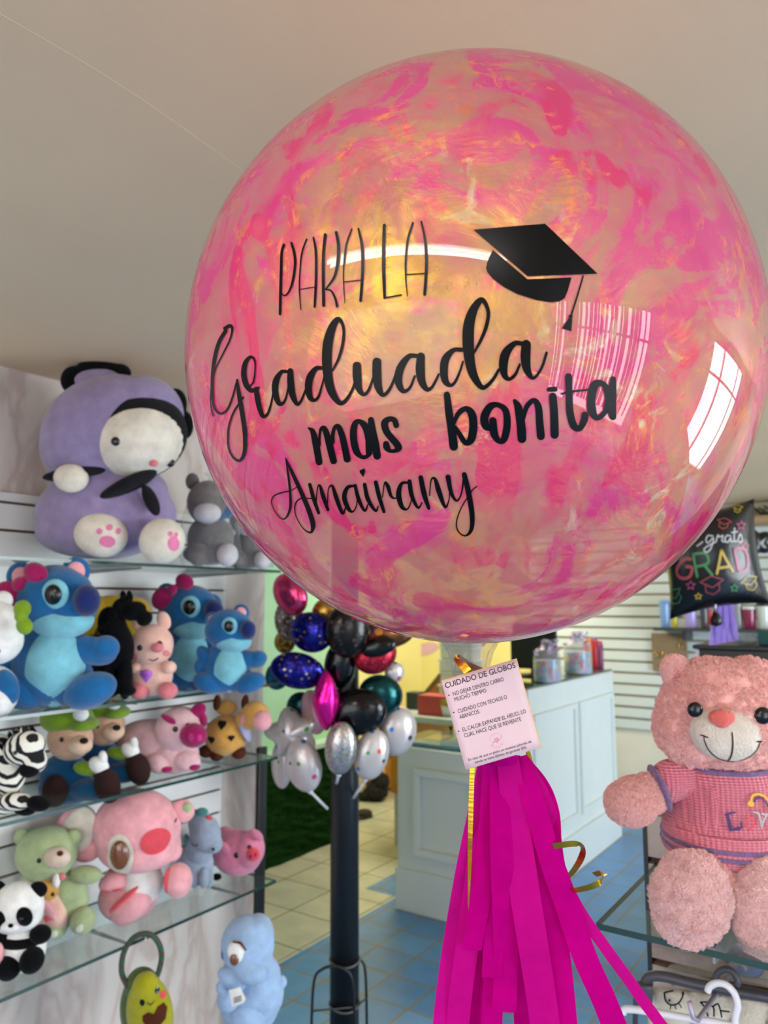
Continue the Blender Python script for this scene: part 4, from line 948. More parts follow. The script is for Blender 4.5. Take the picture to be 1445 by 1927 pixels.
# --- lowest shelf: panda
f = Fig('plush_panda', 'black and white plush panda sitting on the lowest shelf', 'plush toy', 40, 1838, z=SZ[3])
bd = f.e(42, 1782, 44, 46, 34); f.part('body', white, bd); f.part('chest_band', black, f.e(42, 1764, 45, 16, 35)); hd = f.e(34, 1706, 48, 46, 36, w=12); h = f.part('head', white, [hd, f.e(30, 1720, 50, 34, 36, w=12)], voxel=0.003)
for x, y in ((72, 1674), (-6, 1672)): f.part('ear', black, f.e(x, y, 17, 15, 9, w=10))
for x, y, r in ((46, 1725, -22), (-1, 1731, 20)):
    pe = f.e(x, y, 15, 18, 9, w=43, rot=r); o = f.part('eye_patch', black, pe, parent=h); f.eye(EYE, pe, x - 2, y, 4)
mz = f.e(20, 1742, 20, 13, 12, w=42); f.part('muzzle', white, mz, parent=h); f.part('nose', black, f.e(20, 1742, 5, 4, 3, w=55), parent=h); f.line('mouth', INK, mz, [[(14, 1751, 1.5), (20, 1754, 2), (27, 1751, 1.5)]], parent=h)
f.part('arm', black, f.e(76, 1758, 20, 17, 17, w=18)); f.part('arm', black, f.e(4, 1768, 14, 18, 16, w=16))
for x, y in ((60, 1807), (17, 1820)): f.part('leg', black, f.e(x, y, 22, 23, 24, w=30))

# --- pink plush at the frame edge
f = Fig('plush_bear', 'pink plush almost wholly cut off by the frame edge beside the panda', 'plush toy', -30, 1850, z=SZ[3])
f.part('body', pink, [f.e(-32, 1805, 36, 42, 30), f.e(-30, 1826, 38, 24, 30)], voxel=0.003); f.part('head', pink, f.e(-36, 1738, 36, 34, 30, w=6)); f.part('arm', pink, f.e(-4, 1796, 10, 22, 12, w=14)); f.part('leg', pink, f.e(-20, 1828, 18, 20, 20, w=24))

# --- sage green bear
f = Fig('plush_bear', 'sage green plush bear between the panda and the pink koala', 'plush toy', 135, 1756, z=SZ[3])
bd = f.e(122, 1690, 44, 52, 34); f.part('body', sage, bd); hd = f.e(88, 1606, 57, 50, 44, w=8, rot=-6); h = f.part('head', sage, hd)
f.part('ear', sage, f.e(42, 1576, 16, 17, 10)); f.part('ear', sage, f.e(140, 1576, 15, 16, 10))
mz = f.e(108, 1614, 25, 20, 14, w=46); f.part('muzzle', plush('blush_cream', (226, 200, 178)), mz, parent=h); f.part('nose', brown, f.e(113, 1606, 6, 5, 4, w=60), parent=h); f.eye(EYE, hd, 93, 1600, 4.5); f.eye(EYE, hd, 128, 1598, 4)
f.part('bow', rose, [f.e(116, 1650, 8, 7, 6, w=36), f.e(102, 1647, 7, 6, 6, w=34)], voxel=0.002)
f.part('arm', sage, f.e(162, 1646, 30, 17, 17, w=12, rot=4)); f.part('arm', sage, f.e(58, 1670, 20, 28, 18, w=8, rot=-20))
for x, y, r in ((156, 1732, 24), (108, 1744, 19)):
    le = f.e(x, y, r, r * 1.02, 24, w=24); o = f.part('leg', sage, le); f.disc('sole_patch', plush('sole', (226, 222, 200)), le, x + 3, y + 3, 6, 9, 35, parent=o)

# --- small orange and peach plush
f = Fig('plush_bird', 'small orange and peach winged plush tucked behind the panda', 'plush toy', 98, 1762, z=SZ[3])
f.part('body', peach, [f.e(100, 1712, 24, 40, 20, w=16, rot=-25), f.e(90, 1730, 22, 22, 18, w=14)], voxel=0.002); hd = f.e(88, 1676, 22, 20, 18, w=22); h = f.part('head', orange, hd); f.part('beak', white, f.e(106, 1658, 7, 14, 6, w=26), parent=h); f.eye(EYE, hd, 104, 1677, 4)
f.part('wing', pink, [f.e(82, 1704, 9, 26, 6, w=34, rot=-25), f.e(92, 1712, 8, 24, 6, w=36, rot=-32)], voxel=0.0015); f.part('crest', brown, f.e(80, 1646, 9, 8, 8, w=20)); f.part('foot', coral, f.e(90, 1728, 6, 8, 6, w=36))

# --- big pink koala
f = Fig('plush_koala', 'big pink plush koala with cream ears and brown oval eye', 'plush toy', 248, 1732, z=SZ[3])
bd = f.e(246, 1672, 56, 54, 42); f.part('body', pink, [bd, f.e(240, 1690, 54, 42, 44)], voxel=0.003); f.part('tummy', white, f.e(270, 1658, 36, 42, 34, w=18, rot=-12))
hd = f.e(258, 1558, 82, 72, 62, w=16, rot=8); h = f.part('head', pink, [hd, f.e(262, 1592, 78, 44, 60, w=18), f.e(258, 1536, 68, 48, 56, w=12)], voxel=0.004)
er = f.part('ear', pink, [f.e(143, 1566, 40, 54, 15, w=26, rot=24), f.e(165, 1602, 28, 20, 12, w=26, rot=-20)], voxel=0.003); f.part('ear_lining', cream, f.e(148, 1562, 32, 46, 11, w=35, rot=24), parent=er)
er = f.part('ear', pink, f.e(344, 1526, 22, 22, 12, w=6)); f.part('ear_lining', sage, f.e(352, 1520, 10, 10, 6, w=13), parent=er)
ep = f.disc('eye_patch', cream, hd, 247, 1580, 24, 36, 0, lift=3.5, parent=h)
f.eye(EYEBR, f.e(258, 1558, 82, 72, 66, w=22), 246, 1582, 17, ry=26, h=0.5)
f.disc('cheek', coral, hd, 306, 1562, 24, 22, -20, lift=3.0, parent=h); f.line('seam_line', INK, hd, [[(333, 1515, 2), (336, 1526, 2.5), (334, 1540, 2)]], parent=h)
f.part('arm', pink, f.e(216, 1660, 30, 19, 22, w=32, rot=-10)); f.discs('claw', coral, f.e(216, 1660, 30, 19, 22, w=32, rot=-10), [(206, 1668, 10, 3.5, 0), (226, 1665, 8, 3, -10)]); f.part('arm', pink, f.e(324, 1602, 18, 18, 18, w=20))
for x, y, rx, ry, r in ((248, 1704, 44, 28, -42), (336, 1657, 26, 32, 0)):
    le = f.e(x, y, rx, ry, 26, w=38, rot=r); o = f.part('leg', pink, le)
    f.part('sole_edge', coral, f.e(x - (14 if r else 21), y - (13 if r else 0), (38 if r else 6), (6 if r else 23), 15, w=48, rot=r), parent=o)

# --- blue-grey unicorn
f = Fig('plush_unicorn', 'grey blue plush unicorn with teal tuft and closed eyes', 'plush toy', 378, 1672, z=SZ[3])
f.part('body', greyblue, [f.e(366, 1626, 36, 34, 26), f.e(376, 1596, 26, 34, 22, w=8)], voxel=0.0025); hd = f.e(386, 1568, 29, 36, 26, w=20, rot=-18); h = f.part('head', greyblue, [hd, f.e(402, 1588, 17, 17, 17, w=24), f.e(378, 1550, 24, 20, 22, w=16)], voxel=0.0025)
f.line('closed_eye', INK, hd, [[(363, 1578, 1.6), (370, 1583, 2), (379, 1578, 1.6)]], parent=h, lift=2.6); f.discs('nostril', charcoal, f.e(402, 1588, 17, 17, 17, w=24), [(405, 1590, 2.5, 3, 0)], lift=2)
f.part('mane', plush('teal', (84, 150, 150)), [f.e(380, 1528, 12, 8, 8, w=22), f.e(366, 1530, 8, 7, 7, w=20)], voxel=0.0015); f.part('mane_tuft', plush('teal', (84, 150, 150)), f.e(350, 1580, 6, 10, 8, w=10)); f.part('ear', coral, f.e(393, 1540, 7, 5, 4, w=26, rot=20))
for x, w in ((366, 18), (384, 22), (392, 2)): f.part('leg', greyblue, f.e(x, 1652, 10, 20, 10, w=w))

# --- pink pig at the end of the lowest shelf
f = Fig('plush_pig', 'bright pink plush pig at the far end of the lowest shelf', 'plush toy', 446, 1652, z=SZ[3])
hp = plush('pigpink', (240, 140, 172)); bd = f.e(446, 1604, 48, 42, 36, rot=14); f.part('body', hp, [bd, f.e(470, 1598, 28, 34, 32, w=12), f.e(425, 1584, 26, 28, 26, w=-10)], voxel=0.0025)
sn = f.e(476, 1608, 13, 13, 9, w=44); o = f.part('snout', coral, sn); f.discs('nostril', mag, sn, [(473, 1608, 2.5, 4, 0), (482, 1605, 2, 4, 0)], parent=o)
he = f.e(470, 1598, 28, 34, 32, w=12); f.eye(EYE, bd, 452, 1594, 5.5); f.eye(EYE, he, 474, 1582, 4)
for x, y, r in ((424, 1596, -40), (483, 1571, -50)): f.part('ear', hp, f.e(x, y, 8, 15, 6, w=32, rot=r))
f.part('trotter', black, f.e(408, 1650, 9, 6, 8, w=20))

# --- avocado on a rope ring, hanging from the lowest shelf edge
AD = depth_of(onx(270, 1765, SF + 0.03))
f = Fig('plush_avocado', 'smiling avocado plush hanging on a braided ring from the lowest shelf', 'plush toy', 272, 1990, depth=AD)
bkc = plush('avocado_skin', (78, 104, 40)); f.part('back_half', bkc, [f.e(272, 1905, 46, 74, 24, w=-8, rot=-6), f.e(268, 1862, 34, 42, 22, w=-8)], voxel=0.003)
fr = f.e(282, 1908, 44, 72, 24, w=8, rot=-6); fp = f.part('front_half', plush('avocado_flesh', (190, 186, 20)), [fr, f.e(276, 1866, 29, 38, 22, w=8)], voxel=0.003)
f.poly('stone_heart', brown, fr, [(292, 1930), (276, 1905), (276, 1896), (286, 1890), (296, 1894), (302, 1882), (312, 1878), (318, 1888), (316, 1906)], lift=2, parent=fp); f.discs('eye_dot', EYE, fr, [(275, 1874, 4.5, 6, 0), (300, 1857, 4, 5.5, 0)], lift=2, parent=fp)
f.disc('cheek', coral, fr, 310, 1866, 5, 6, lift=2, parent=fp); f.line('mouth', INK, fr, [[(284, 1874, 1.5), (290, 1878, 2), (296, 1872, 1.5)]], lift=2, parent=fp)
rm, t, b = nt('braided_rope'); tc = t.nodes.new('ShaderNodeTexCoord'); wv = t.nodes.new('ShaderNodeTexWave'); wv.inputs['Scale'].default_value = 26; wv.bands_direction = 'DIAGONAL'; t.links.new(tc.outputs['Object'], wv.inputs[0]); cr = t.nodes.new('ShaderNodeValToRGB'); cr.color_ramp.interpolation = 'CONSTANT'
cr.color_ramp.elements[0].color = lin((84, 52, 46)); cr.color_ramp.elements[1].position = 0.5; cr.color_ramp.elements[1].color = lin((22, 84, 62)); t.links.new(wv.outputs['Fac'], cr.inputs[0]); t.links.new(cr.outputs[0], b.inputs['Base Color']); b.inputs['Roughness'].default_value = 0.8
bm = B(); pts = catmull([(240, 1856), (229, 1830), (232, 1796), (246, 1770), (266, 1758), (286, 1760), (300, 1778), (304, 1802), (298, 1830), (290, 1846)], 6); tube(bm, [f.pt(x, y, 2) for x, y in pts], 5.2 * f.s, 10)
link('rope_ring', bm, rm, f.root)
bm = B(); tube(bm, [f.pt(275, 1757, -6), f.pt(274, 1766, 8), f.pt(274, 1772, 6)], 0.002, 6); link('hang_clip', bm, clear_mat('clear_clip', (0.9, 0.9, 0.9), 0.1, 0.3), f.root)

# --- pale blue elephant on a black stand
f = Fig('plush_elephant', 'pale blue plush elephant with big eye and white price tag', 'plush toy', 468, 1940, depth=1.98)
bd = f.e(478, 1866, 56, 64, 44); f.part('body', skyblue, [bd, f.e(470, 1896, 54, 44, 42), f.e(484, 1836, 44, 40, 38)], voxel=0.003)
hd = f.e(466, 1778, 50, 54, 44, w=8, rot=-4); h = f.part('head', skyblue, [hd, f.e(484, 1764, 32, 42, 38, w=4), f.e(468, 1810, 46, 32, 42, w=10)], voxel=0.003)
f.part('trunk', skyblue, [f.e(470, 1828, 34, 22, 18, w=44, rot=24), f.e(436, 1842, 30, 17, 16, w=40, rot=34), f.e(418, 1858, 12, 12, 12, w=38)], voxel=0.0025, parent=None)
ep = f.e(446, 1792, 18, 22, 8, w=46, rot=-12); o = f.part('eye_white', white, ep, parent=h); f.eye(EYEBR, ep, 442, 1802, 8.5, ry=11); f.line('eyebrow', brown, ep, [[(440, 1772, 2), (452, 1774, 3), (462, 1786, 2)]], lift=2)
f.part('nose', plush('denim2', (60, 108, 170)), f.e(421, 1794, 5, 12, 8, w=24), parent=h)
f.part('arm', skyblue, f.e(430, 1880, 22, 24, 18, w=34, rot=14)); f.part('foot', skyblue, [f.e(466, 1918, 32, 34, 24, w=32, rot=-16)])
f.part('tail', skyblue, f.e(527, 1848, 13, 13, 9, w=-4, rot=-30))
tg = B(); g = f.proj(f.e(450, 1862, 40, 40, 20, w=58), 0)
poly2d(tg, g, [(434, 1852), (456, 1846), (466, 1868), (462, 1876), (440, 1884)], 1); o = link('price_tag', tg, pmat('tag_paper', (226, 222, 216), rough=0.6), f.root, smooth=False)
tg = B(); g = f.proj(f.e(450, 1862, 40, 40, 20, w=58), 1)
for k in range(3): stroke2d(tg, g, [(444, 1866 + k * 4, 1.6), (458, 1861 + k * 4, 1.6)], 3, False)
link('tag_print', tg, INK, o, smooth=False)
st = empty('display_stand', (f.root.location.x, f.root.location.y, 0), 'black display pedestal under the pale blue elephant', 'stand')
bm = B(); c = f.root.location; zt = f.pt(468, 1932).z
lathe(bm, (c.x, c.y, 0), [(0.12, 0), (0.12, 0.015), (0.02, 0.03), (0.016, 0.25), (0.016, zt - 0.06)], 24); link('pole', bm, glossy('black2', (18, 18, 20), 0.35), st)
bm = B(); lathe(bm, (c.x, c.y, zt - 0.06), [(0.02, 0), (0.055, 0.004), (0.06, 0.03), (0.055, 0.055), (0.05, 0.058)], 28); link('plate', bm, glossy('black2', (18, 18, 20), 0.35), st)

# ================================================================== RIGHT SIDE: display unit, glass shelf, big pink bear
GY = 1.37; GX = -0.396
gd = empty('display_unit', (0.4, GY + 0.02, 0), 'low grooved marble-look display board with black end strip under the pink bear', 'display')
M_GBOARD = marble('tan_marble_board', (188, 172, 158), (140, 116, 100))
bm = B(); zs = [0.0, 0.53, 0.700, 0.862, 1.022, 1.10]
for a, b_ in zip(zs[:-1], zs[1:]): box(bm, (GX, GY, a + 0.005), (1.5, GY + 0.03, b_ - 0.006))
link('board', bm, M_GBOARD, gd, smooth=False)
bm = B(); box(bm, (GX + 0.004, GY + 0.012, 0.01), (1.5, GY + 0.028, 1.097)); link('groove', bm, pmat('slot_red_brown', (84, 44, 24), rough=0.6), gd, smooth=False)
bm = B(); box(bm, (GX - 0.007, GY - 0.002, 0), (GX, GY + 0.034, 1.10)); link('end_strip', bm, glossy('black', (24, 25, 28), 0.35), gd, smooth=False)
glass_shelf('glass shelf carrying the big pink bear', (-0.382, 1.072, 1.012), (1.35, GY - 0.001, 1.02), 'y', (-0.24, 0.12, 0.6))

BF = pmat('bear_fur', (255, 200, 192), rough=1.0, var=0.04, vscale=34, bump=0.3, bscale=190, sheen=0.2, spec=0.1)
BF2 = pmat('bear_leg_fur', (255, 212, 208), rough=1.0, var=0.04, vscale=40, bump=0.3, bscale=150, sheen=0.2, spec=0.1)
mk, t, b = nt('pink_knit'); N = t.nodes.new; L = t.links.new
tc = N('ShaderNodeTexCoord'); wv = N('ShaderNodeTexWave'); wv.inputs['Scale'].default_value = 52; wv.bands_direction = 'X'; wv.inputs['Distortion'].default_value = 0.6
mp = N('ShaderNodeMapping'); mp.inputs['Rotation'].default_value = (0, 0, -YAW); L(tc.outputs['Object'], mp.inputs[0]); L(mp.outputs[0], wv.inputs[0])
w2 = N('ShaderNodeTexWave'); w2.inputs['Scale'].default_value = 90; w2.bands_direction = 'Z'; L(tc.outputs['Object'], w2.inputs[0])
ad = N('ShaderNodeMath'); ad.operation = 'ADD'; L(wv.outputs['Fac'], ad.inputs[0]); L(w2.outputs['Fac'], ad.inputs[1])
bp = N('ShaderNodeBump'); bp.inputs['Strength'].default_value = 0.8; bp.inputs['Distance'].default_value = 0.003; L(ad.outputs[0], bp.inputs['Height']); L(bp.outputs[0], b.inputs['Normal'])
cr = N('ShaderNodeValToRGB'); L(w2.outputs['Fac'], cr.inputs[0]); cr.color_ramp.elements[0].color = lin((242, 116, 138)); cr.color_ramp.elements[1].color = lin((255, 150, 166)); L(cr.outputs[0], b.inputs['Base Color'])
b.inputs['Roughness'].default_value = 0.95; b.inputs['Sheen Weight'].default_value = 0.3
KNIT = mk; PUR = pmat('purple_knit', (128, 98, 140), rough=0.95, var=0.25, vscale=120, bump=0.8, bscale=300, sheen=0.3)
BD = depth_of(ony(1380, 1600, 1.19))
f = Fig('teddy_bear', 'big pink teddy bear in a knitted jumper sitting on the glass shelf', 'teddy bear', 1375, 1712, depth=BD, z=1.0203)
FZ = 0.005
hd = f.e(1372, 1342, 130, 98, 106, w=10)
h = f.part('head', BF, [hd, f.e(1304, 1370, 69, 67, 74, w=16), f.e(1442, 1374, 72, 67, 74, w=16), f.e(1372, 1384, 106, 54, 88, w=18), f.e(1340, 1282, 58, 42, 58, w=8), f.e(1410, 1284, 60, 43, 58, w=8)], voxel=0.0045, fuzz=FZ)
for x, y, r in ((1273, 1264, -20), (1484, 1268, 15)):
    e_ = f.part('ear', BF, f.e(x, y, 24, 29, 13, w=-6, rot=r), fuzz=FZ); f.part('ear_lining', plush('ear_pink', (236, 150, 146)), f.e(x + (2 if x < 1300 else -2), y + 6, 15, 20, 8, w=6, rot=r), parent=e_)
mz = f.e(1367, 1378, 69, 53, 46, w=88, rot=4); m_ = f.part('muzzle', cream, mz, parent=h)
ns = f.e(1358, 1350, 26, 17, 12, w=122, rot=2); f.part('nose', plush('nose_coral', (248, 120, 108)), [ns, f.e(1359, 1358, 16, 13, 10, w=124)], parent=m_, voxel=0.002)
f.line('mouth', pmat('mouth_thread', (60, 40, 36), rough=0.9), mz, [[(1357, 1366, 2.4), (1358.5, 1395, 3), (1359.5, 1424, 3)], [(1313, 1375, 1.2), (1314, 1386, 1.8), (1323, 1404, 1.8), (1340, 1419, 2), (1360, 1426, 2.4), (1378, 1427, 3), (1396, 1417, 3.2), (1408, 1402, 3.2), (1413, 1386, 3)], [(1309, 1376, 2.4), (1318, 1378, 2.4)], [(1406, 1384, 3), (1417, 1386, 3)]], lift=2.0, parent=m_)
for x, y, r in ((1304, 1333, 13.5), (1430, 1344, 15)):
    ee = f.e(1372, 1338, 136, 104, 108, w=10); f.eye(EYE, f.e(x, y, r, r, r * .7, w=106), x, y, r, parent=h, h=0.6)
tor = f.e(1372, 1518, 112, 88, 78, w=0)
tp = f.part('sweater', KNIT, [tor, f.e(1372, 1470, 104, 50, 72), f.e(1372, 1546, 120, 42, 86, w=2)], voxel=0.005, fuzz=0.0015)
def band(name, cy, rx, h_, rd, w, mat, cx=1372, parent=None):
    e1 = f.e(cx, cy, rx, h_, rd, w=w); bm = B(); k = (f.d0 - w * f.s) / F; c = f.pt(cx, cy, w); rings = []
    for (q, hh) in ((0.97, -1), (1.0, -0.8), (1.012, 0), (1.0, 0.8), (0.97, 1)):
        rings.append([bm.verts.new(c + RT * math.cos(j * 2 * math.pi / 72) * rx * q * k * (1 + 0.006 * (j % 2)) + TW * math.sin(j * 2 * math.pi / 72) * rd * q * k * (1 + 0.006 * (j % 2)) + UP * hh * h_ * k) for j in range(72)])
    for i in range(4):
        for j in range(72): bm.faces.new((rings[i][j], rings[i][(j + 1) % 72], rings[i + 1][(j + 1) % 72], rings[i + 1][j]))
    return link(name, bm, mat, parent or tp)
band('hem', 1570, 122, 27, 95, 2, KNIT); band('hem_stripe', 1566, 124, 4.5, 98, 2, PUR); band('hem_stripe', 1580, 124, 4.5, 98, 2, PUR); band('collar', 1437, 82, 5, 62, 0, PUR)
# knitted letters and rainbow
LC = pmat('violet_thread', (84, 62, 110), rough=0.8); L2 = pmat('coral_thread', (226, 84, 96), rough=0.8); L3 = pmat('silver_thread', (176, 176, 172), rough=0.6); L4 = pmat('yellow_thread', (232, 184, 66), rough=0.8)
g = f.proj(f.e(1372, 1518, 119, 92, 84, w=3), 2.2)
for ch, x, y, w, hh, rot, mm in (('L', 1336, 1530, 19, 30, -12, LC), ('O', 1361, 1523, 16, 22, 12, L2), ('V', 1381, 1521, 20, 25, 8, L3), ('O', 1403, 1530, 16, 20, 10, L4)):
    bm = B(); text2d(bm, g, ch, x, y, w, hh, rot=rot, bold=0.02); link('letter', bm, mm, tp, smooth=False)
bm = B(); stroke2d(bm, g, [(1330, 1502, 3), (1338, 1499, 3.5), (1346, 1497, 3)]); stroke2d(bm, g, [(1339, 1527, 3), (1347, 1526, 3), (1356, 1521, 3)]); stroke2d(bm, g, [(1356, 1523, 3), (1355, 1513, 3)]); link('letter_serif', bm, LC, tp, smooth=False)
bm = B(); stroke2d(bm, g, [(1378, 1496, 3), (1387, 1498, 3)]); stroke2d(bm, g, [(1393, 1499, 3), (1402, 1503, 3)]); link('letter_serif', bm, L3, tp, smooth=False)
bm = B(); stroke2d(bm, g, [(1374, 1483, 4), (1380, 1472, 4), (1391, 1469, 4), (1404, 1474, 4), (1412, 1488, 4)]); disc2d(bm, g, 1375, 1483, 6, 5, 0, 1, 8); disc2d(bm, g, 1411, 1494, 7, 5, 20, 1, 8); link('rainbow_arc', bm, L4, tp, smooth=False)
bm = B(); stroke2d(bm, g, [(1381, 1480, 3), (1388, 1474, 3), (1398, 1477, 3), (1406, 1487, 3)]); link('rainbow_arc', bm, LC, tp, smooth=False)
bm = B(); stroke2d(bm, g, [(1406, 1517, 2), (1415, 1527, 2)]); link('rainbow_arc', bm, L4, tp, smooth=False)
# cable ribs
bm = B(); 
for x in (1282, 1304, 1318): stroke2d(bm, g, [(x + 2, 1452, 3), (x, 1500, 4), (x - 4, 1560, 3)])
link('cable_rib', bm, KNIT, tp)
# arms
for sx, mirror in ((0, 1), (1, -1)):
    q = (lambda x: x) if mirror == 1 else (lambda x: 2 * 1374 - x)
    sl = f.part('sleeve', KNIT, [f.e(q(1258), 1470, 36, 42, 36, w=14, rot=22 * mirror), f.e(q(1278), 1464, 34, 40, 40, w=6)], voxel=0.004)
    f.part('cuff', PUR, f.e(q(1241), 1483, 11, 45, 44, w=18, rot=-20 * mirror if mirror == 1 else 20), parent=sl)
    f.part('arm', BF, [f.e(q(1189), 1509, 47, 40, 40, w=30, rot=-18 * mirror), f.e(q(1220), 1494, 30, 34, 33, w=22, rot=-20 * mirror)], voxel=0.0035, fuzz=FZ)
f.part('hips', BF, [f.e(1374, 1640, 104, 76, 70, w=-6), f.e(1374, 1600, 108, 50, 74, w=0)], voxel=0.005, fuzz=FZ)
for fx, fy, rx, ry, tx in ((1299, 1692, 69, 86, 1322), (1450, 1710, 68, 92, 1440)):
    lg = f.part('leg', BF, [f.e(tx, 1654, 62, 62, 56, w=50, rot=0), f.e(tx - 5, 1668, 66, 64, 50, w=70)], voxel=0.0045, fuzz=FZ)
    ft = f.part('foot', BF2, [f.e(fx, fy, rx, ry, 50, w=102), f.e(fx + 4, fy - 30, rx * 0.72, ry * 0.6, 44, w=100)], voxel=0.0035, fuzz=0.010)

# short pile on the bear's plush parts
def pile(o, count, length, rough, children):
    ps = o.modifiers.new('pile', 'PARTICLE_SYSTEM').particle_system; st = ps.settings
    st.type = 'HAIR'; st.count = count; st.hair_length = length; st.hair_step = 3; st.use_modifier_stack = True
    st.child_type = 'SIMPLE'; st.child_percent = 4; st.rendered_child_count = children; st.child_radius = 0.006; st.roughness_1 = rough; st.roughness_1_size = 0.02; st.roughness_endpoint = rough * 0.6
    st.clump_factor = 0.35; st.root_radius = 0.16; st.tip_radius = 0.05; st.radius_scale = 0.0045; st.use_hair_bspline = False; st.brownian_factor = 0.0006
for o in list(f.root.children):
    if o.name.split('.')[0] in ('head', 'arm', 'ear'): pile(o, 3500, 0.0016, 0.0012, 26)
    if o.name.split('.')[0] == 'foot': pile(o, 3000, 0.0032, 0.003, 30)
    if o.name.split('.')[0] == 'leg': pile(o, 1500, 0.0020, 0.0015, 26)

# hooks, hangers and the fleece garment below the shelf
HY = 1.37
rod = empty('display_hook', ony(1396, 1800, HY), 'chrome display arm sticking out below the shelf with upturned tip', 'hook')
r0 = ony(1398, 1798, HY - 0.002); r1 = ony(1313, 1920, 1.10)
bm = B(); tube(bm, [r0, r1, r1 + Vector((-0.004, -0.006, 0.004)), r1 + Vector((-0.007, -0.010, 0.024))], 0.0032, 10); link('rod', bm, pmat('lilac_chrome', (176, 164, 184), rough=0.3, metal=0.2, coat=0.5), rod)
bm = B(); lathe(bm, r0 + Vector((0.004, 0.0015, -0.004)), [(0.028, 0), (0.028, -0.004), (0.024, -0.006)], 24, Vector((0, 1, 0))); link('base_plate', bm, pmat('steel_plate', (150, 148, 160), rough=0.3, metal=0.7), rod)
def hanger(name, label, y, hook, body, mat, w, tw):
    root = empty(name, ony(hook[0][0], hook[0][1], y), label, 'hanger')
    bm = B()
    sy = (ony(1360, 1860, y) - CAM).length / F
    tube(bm, [Vector(q) for q in catmull([tuple(ony(a, b_, y)) for a, b_ in hook], 8)], w * sy, 10); link('hook', bm, mat, root)
    bm = B(); tube(bm, [Vector(q) for q in catmull([tuple(ony(a, b_, y)) for a, b_ in body], 8)], tw * sy, 10); link('bar', bm, mat, root)
    return root
WH = pmat('white_plastic', (226, 224, 230), rough=0.3); GP = pmat('grey_plastic', (70, 68, 76), rough=0.35)
hanger('clothes_hanger', 'white plastic hanger with open hook on the front of the chrome arm', 1.135, [(1331, 1866), (1336, 1856), (1350, 1850), (1367, 1854), (1382, 1870), (1388, 1892), (1384, 1912), (1383, 1935)], [(1172, 1906), (1180, 1899), (1230, 1905), (1300, 1917), (1345, 1924), (1383, 1932), (1430, 1942), (1480, 1950)], WH, 5.2, 5.6)
gh = hanger('clothes_hanger', 'dark grey plastic hanger behind the white one, holding fleece garment', 1.20, [(1346, 1846), (1350, 1832), (1363, 1824), (1378, 1828), (1387, 1842), (1388, 1856)], [(1216, 1870), (1214, 1850), (1225, 1838), (1250, 1838), (1300, 1850), (1360, 1862), (1430, 1874), (1500, 1886)], GP, 5.0, 8.0)
bm = B(); c = ony(1211, 1868, 1.195); obox(bm, c, RT * 0.011, TW * 0.008, UP * 0.014, 0.003); link('clip', bm, GP, gh)
bm = B(); tube(bm, [ony(1202, 1860, 1.2), ony(1196, 1880, 1.2), ony(1195, 1935, 1.2)], 0.004, 8); link('strap', bm, GP, gh)
CH = clear_mat('clear_hanger', (0.92, 0.91, 0.88), 0.1, 0.35, (196, 188, 176))
root = empty('clothes_hanger', ony(1300, 1830, 1.30), 'clear frosted plastic hanger nearest the grooved board', 'hanger')
bm = B(); sy = 0.00096
tube(bm, [Vector(q) for q in catmull([tuple(ony(a, b_, 1.30)) for a, b_ in ((1270, 1852), (1262, 1835), (1268, 1822), (1300, 1826), (1370, 1838), (1440, 1850), (1500, 1860))], 8)], 0.006, 8); link('bar', bm, CH, root)
bm = B(); tube(bm, [Vector(q) for q in catmull([tuple(ony(a, b_, 1.30)) for a, b_ in ((1376, 1838), (1372, 1822), (1384, 1812), (1398, 1816), (1402, 1826))], 6)], 0.004, 8); link('hook', bm, CH, root)
gm = empty('fleece_garment', ony(1330, 1900, 1.215), 'cream fleece garment with black doodles on the grey hanger', 'garment')
bm = B(); rows = []
for j in range(12):
    row = []
    for i in range(30):
        px = 1218 + i * 10; py = 1856 + (i * 0.9) + j * 14
        row.append(bm.verts.new(ony(px, py, 1.218 + 0.006 * math.sin(i * 0.9) + 0.003 * math.sin(j * 1.3 + i))))
    rows.append(row)
for j in range(11):
    for i in range(29): bm.faces.new((rows[j][i], rows[j + 1][i], rows[j + 1][i + 1], rows[j][i + 1]))
o = link('cloth', bm, plush('fleece', (214, 206, 188)), gm); so = o.modifiers.new('thick', 'SOLIDIFY'); so.thickness = 0.012; so.offset = 1 
bm = B(); g = lambda x, y: ony(x, y, 1.196)
for st in ([(1250, 1868, 3), (1252, 1882, 3), (1262, 1891, 3), (1276, 1888, 3), (1284, 1876, 3), (1285, 1868, 4)], [(1250, 1868, 3), (1258, 1866, 3), (1266, 1864, 3)], [(1259, 1884, 3), (1260, 1882, 4)], [(1262, 1893, 2), (1261, 1899, 2)], [(1270, 1893, 2), (1272, 1899, 2)], [(1278, 1889, 2), (1282, 1896, 2)]): stroke2d(bm, g, st, 5)
link('doodle', bm, black, gm, smooth=False)
bm = B()
for st in (
           [(1318, 1886, 3), (1326, 1896, 3), (1332, 1912, 3)], [(1318, 1886, 3), (1330, 1886, 3), (1338, 1892, 3), (1343, 1898, 3), (1343, 1912, 3)], [(1343, 1893, 3), (1350, 1889, 3), (1354, 1896, 3), (1358, 1914, 3)], [(1357, 1902, 3), (1372, 1904, 3)]): stroke2d(bm, g, st, 5)
link('doodle', bm, black, gm, smooth=False)

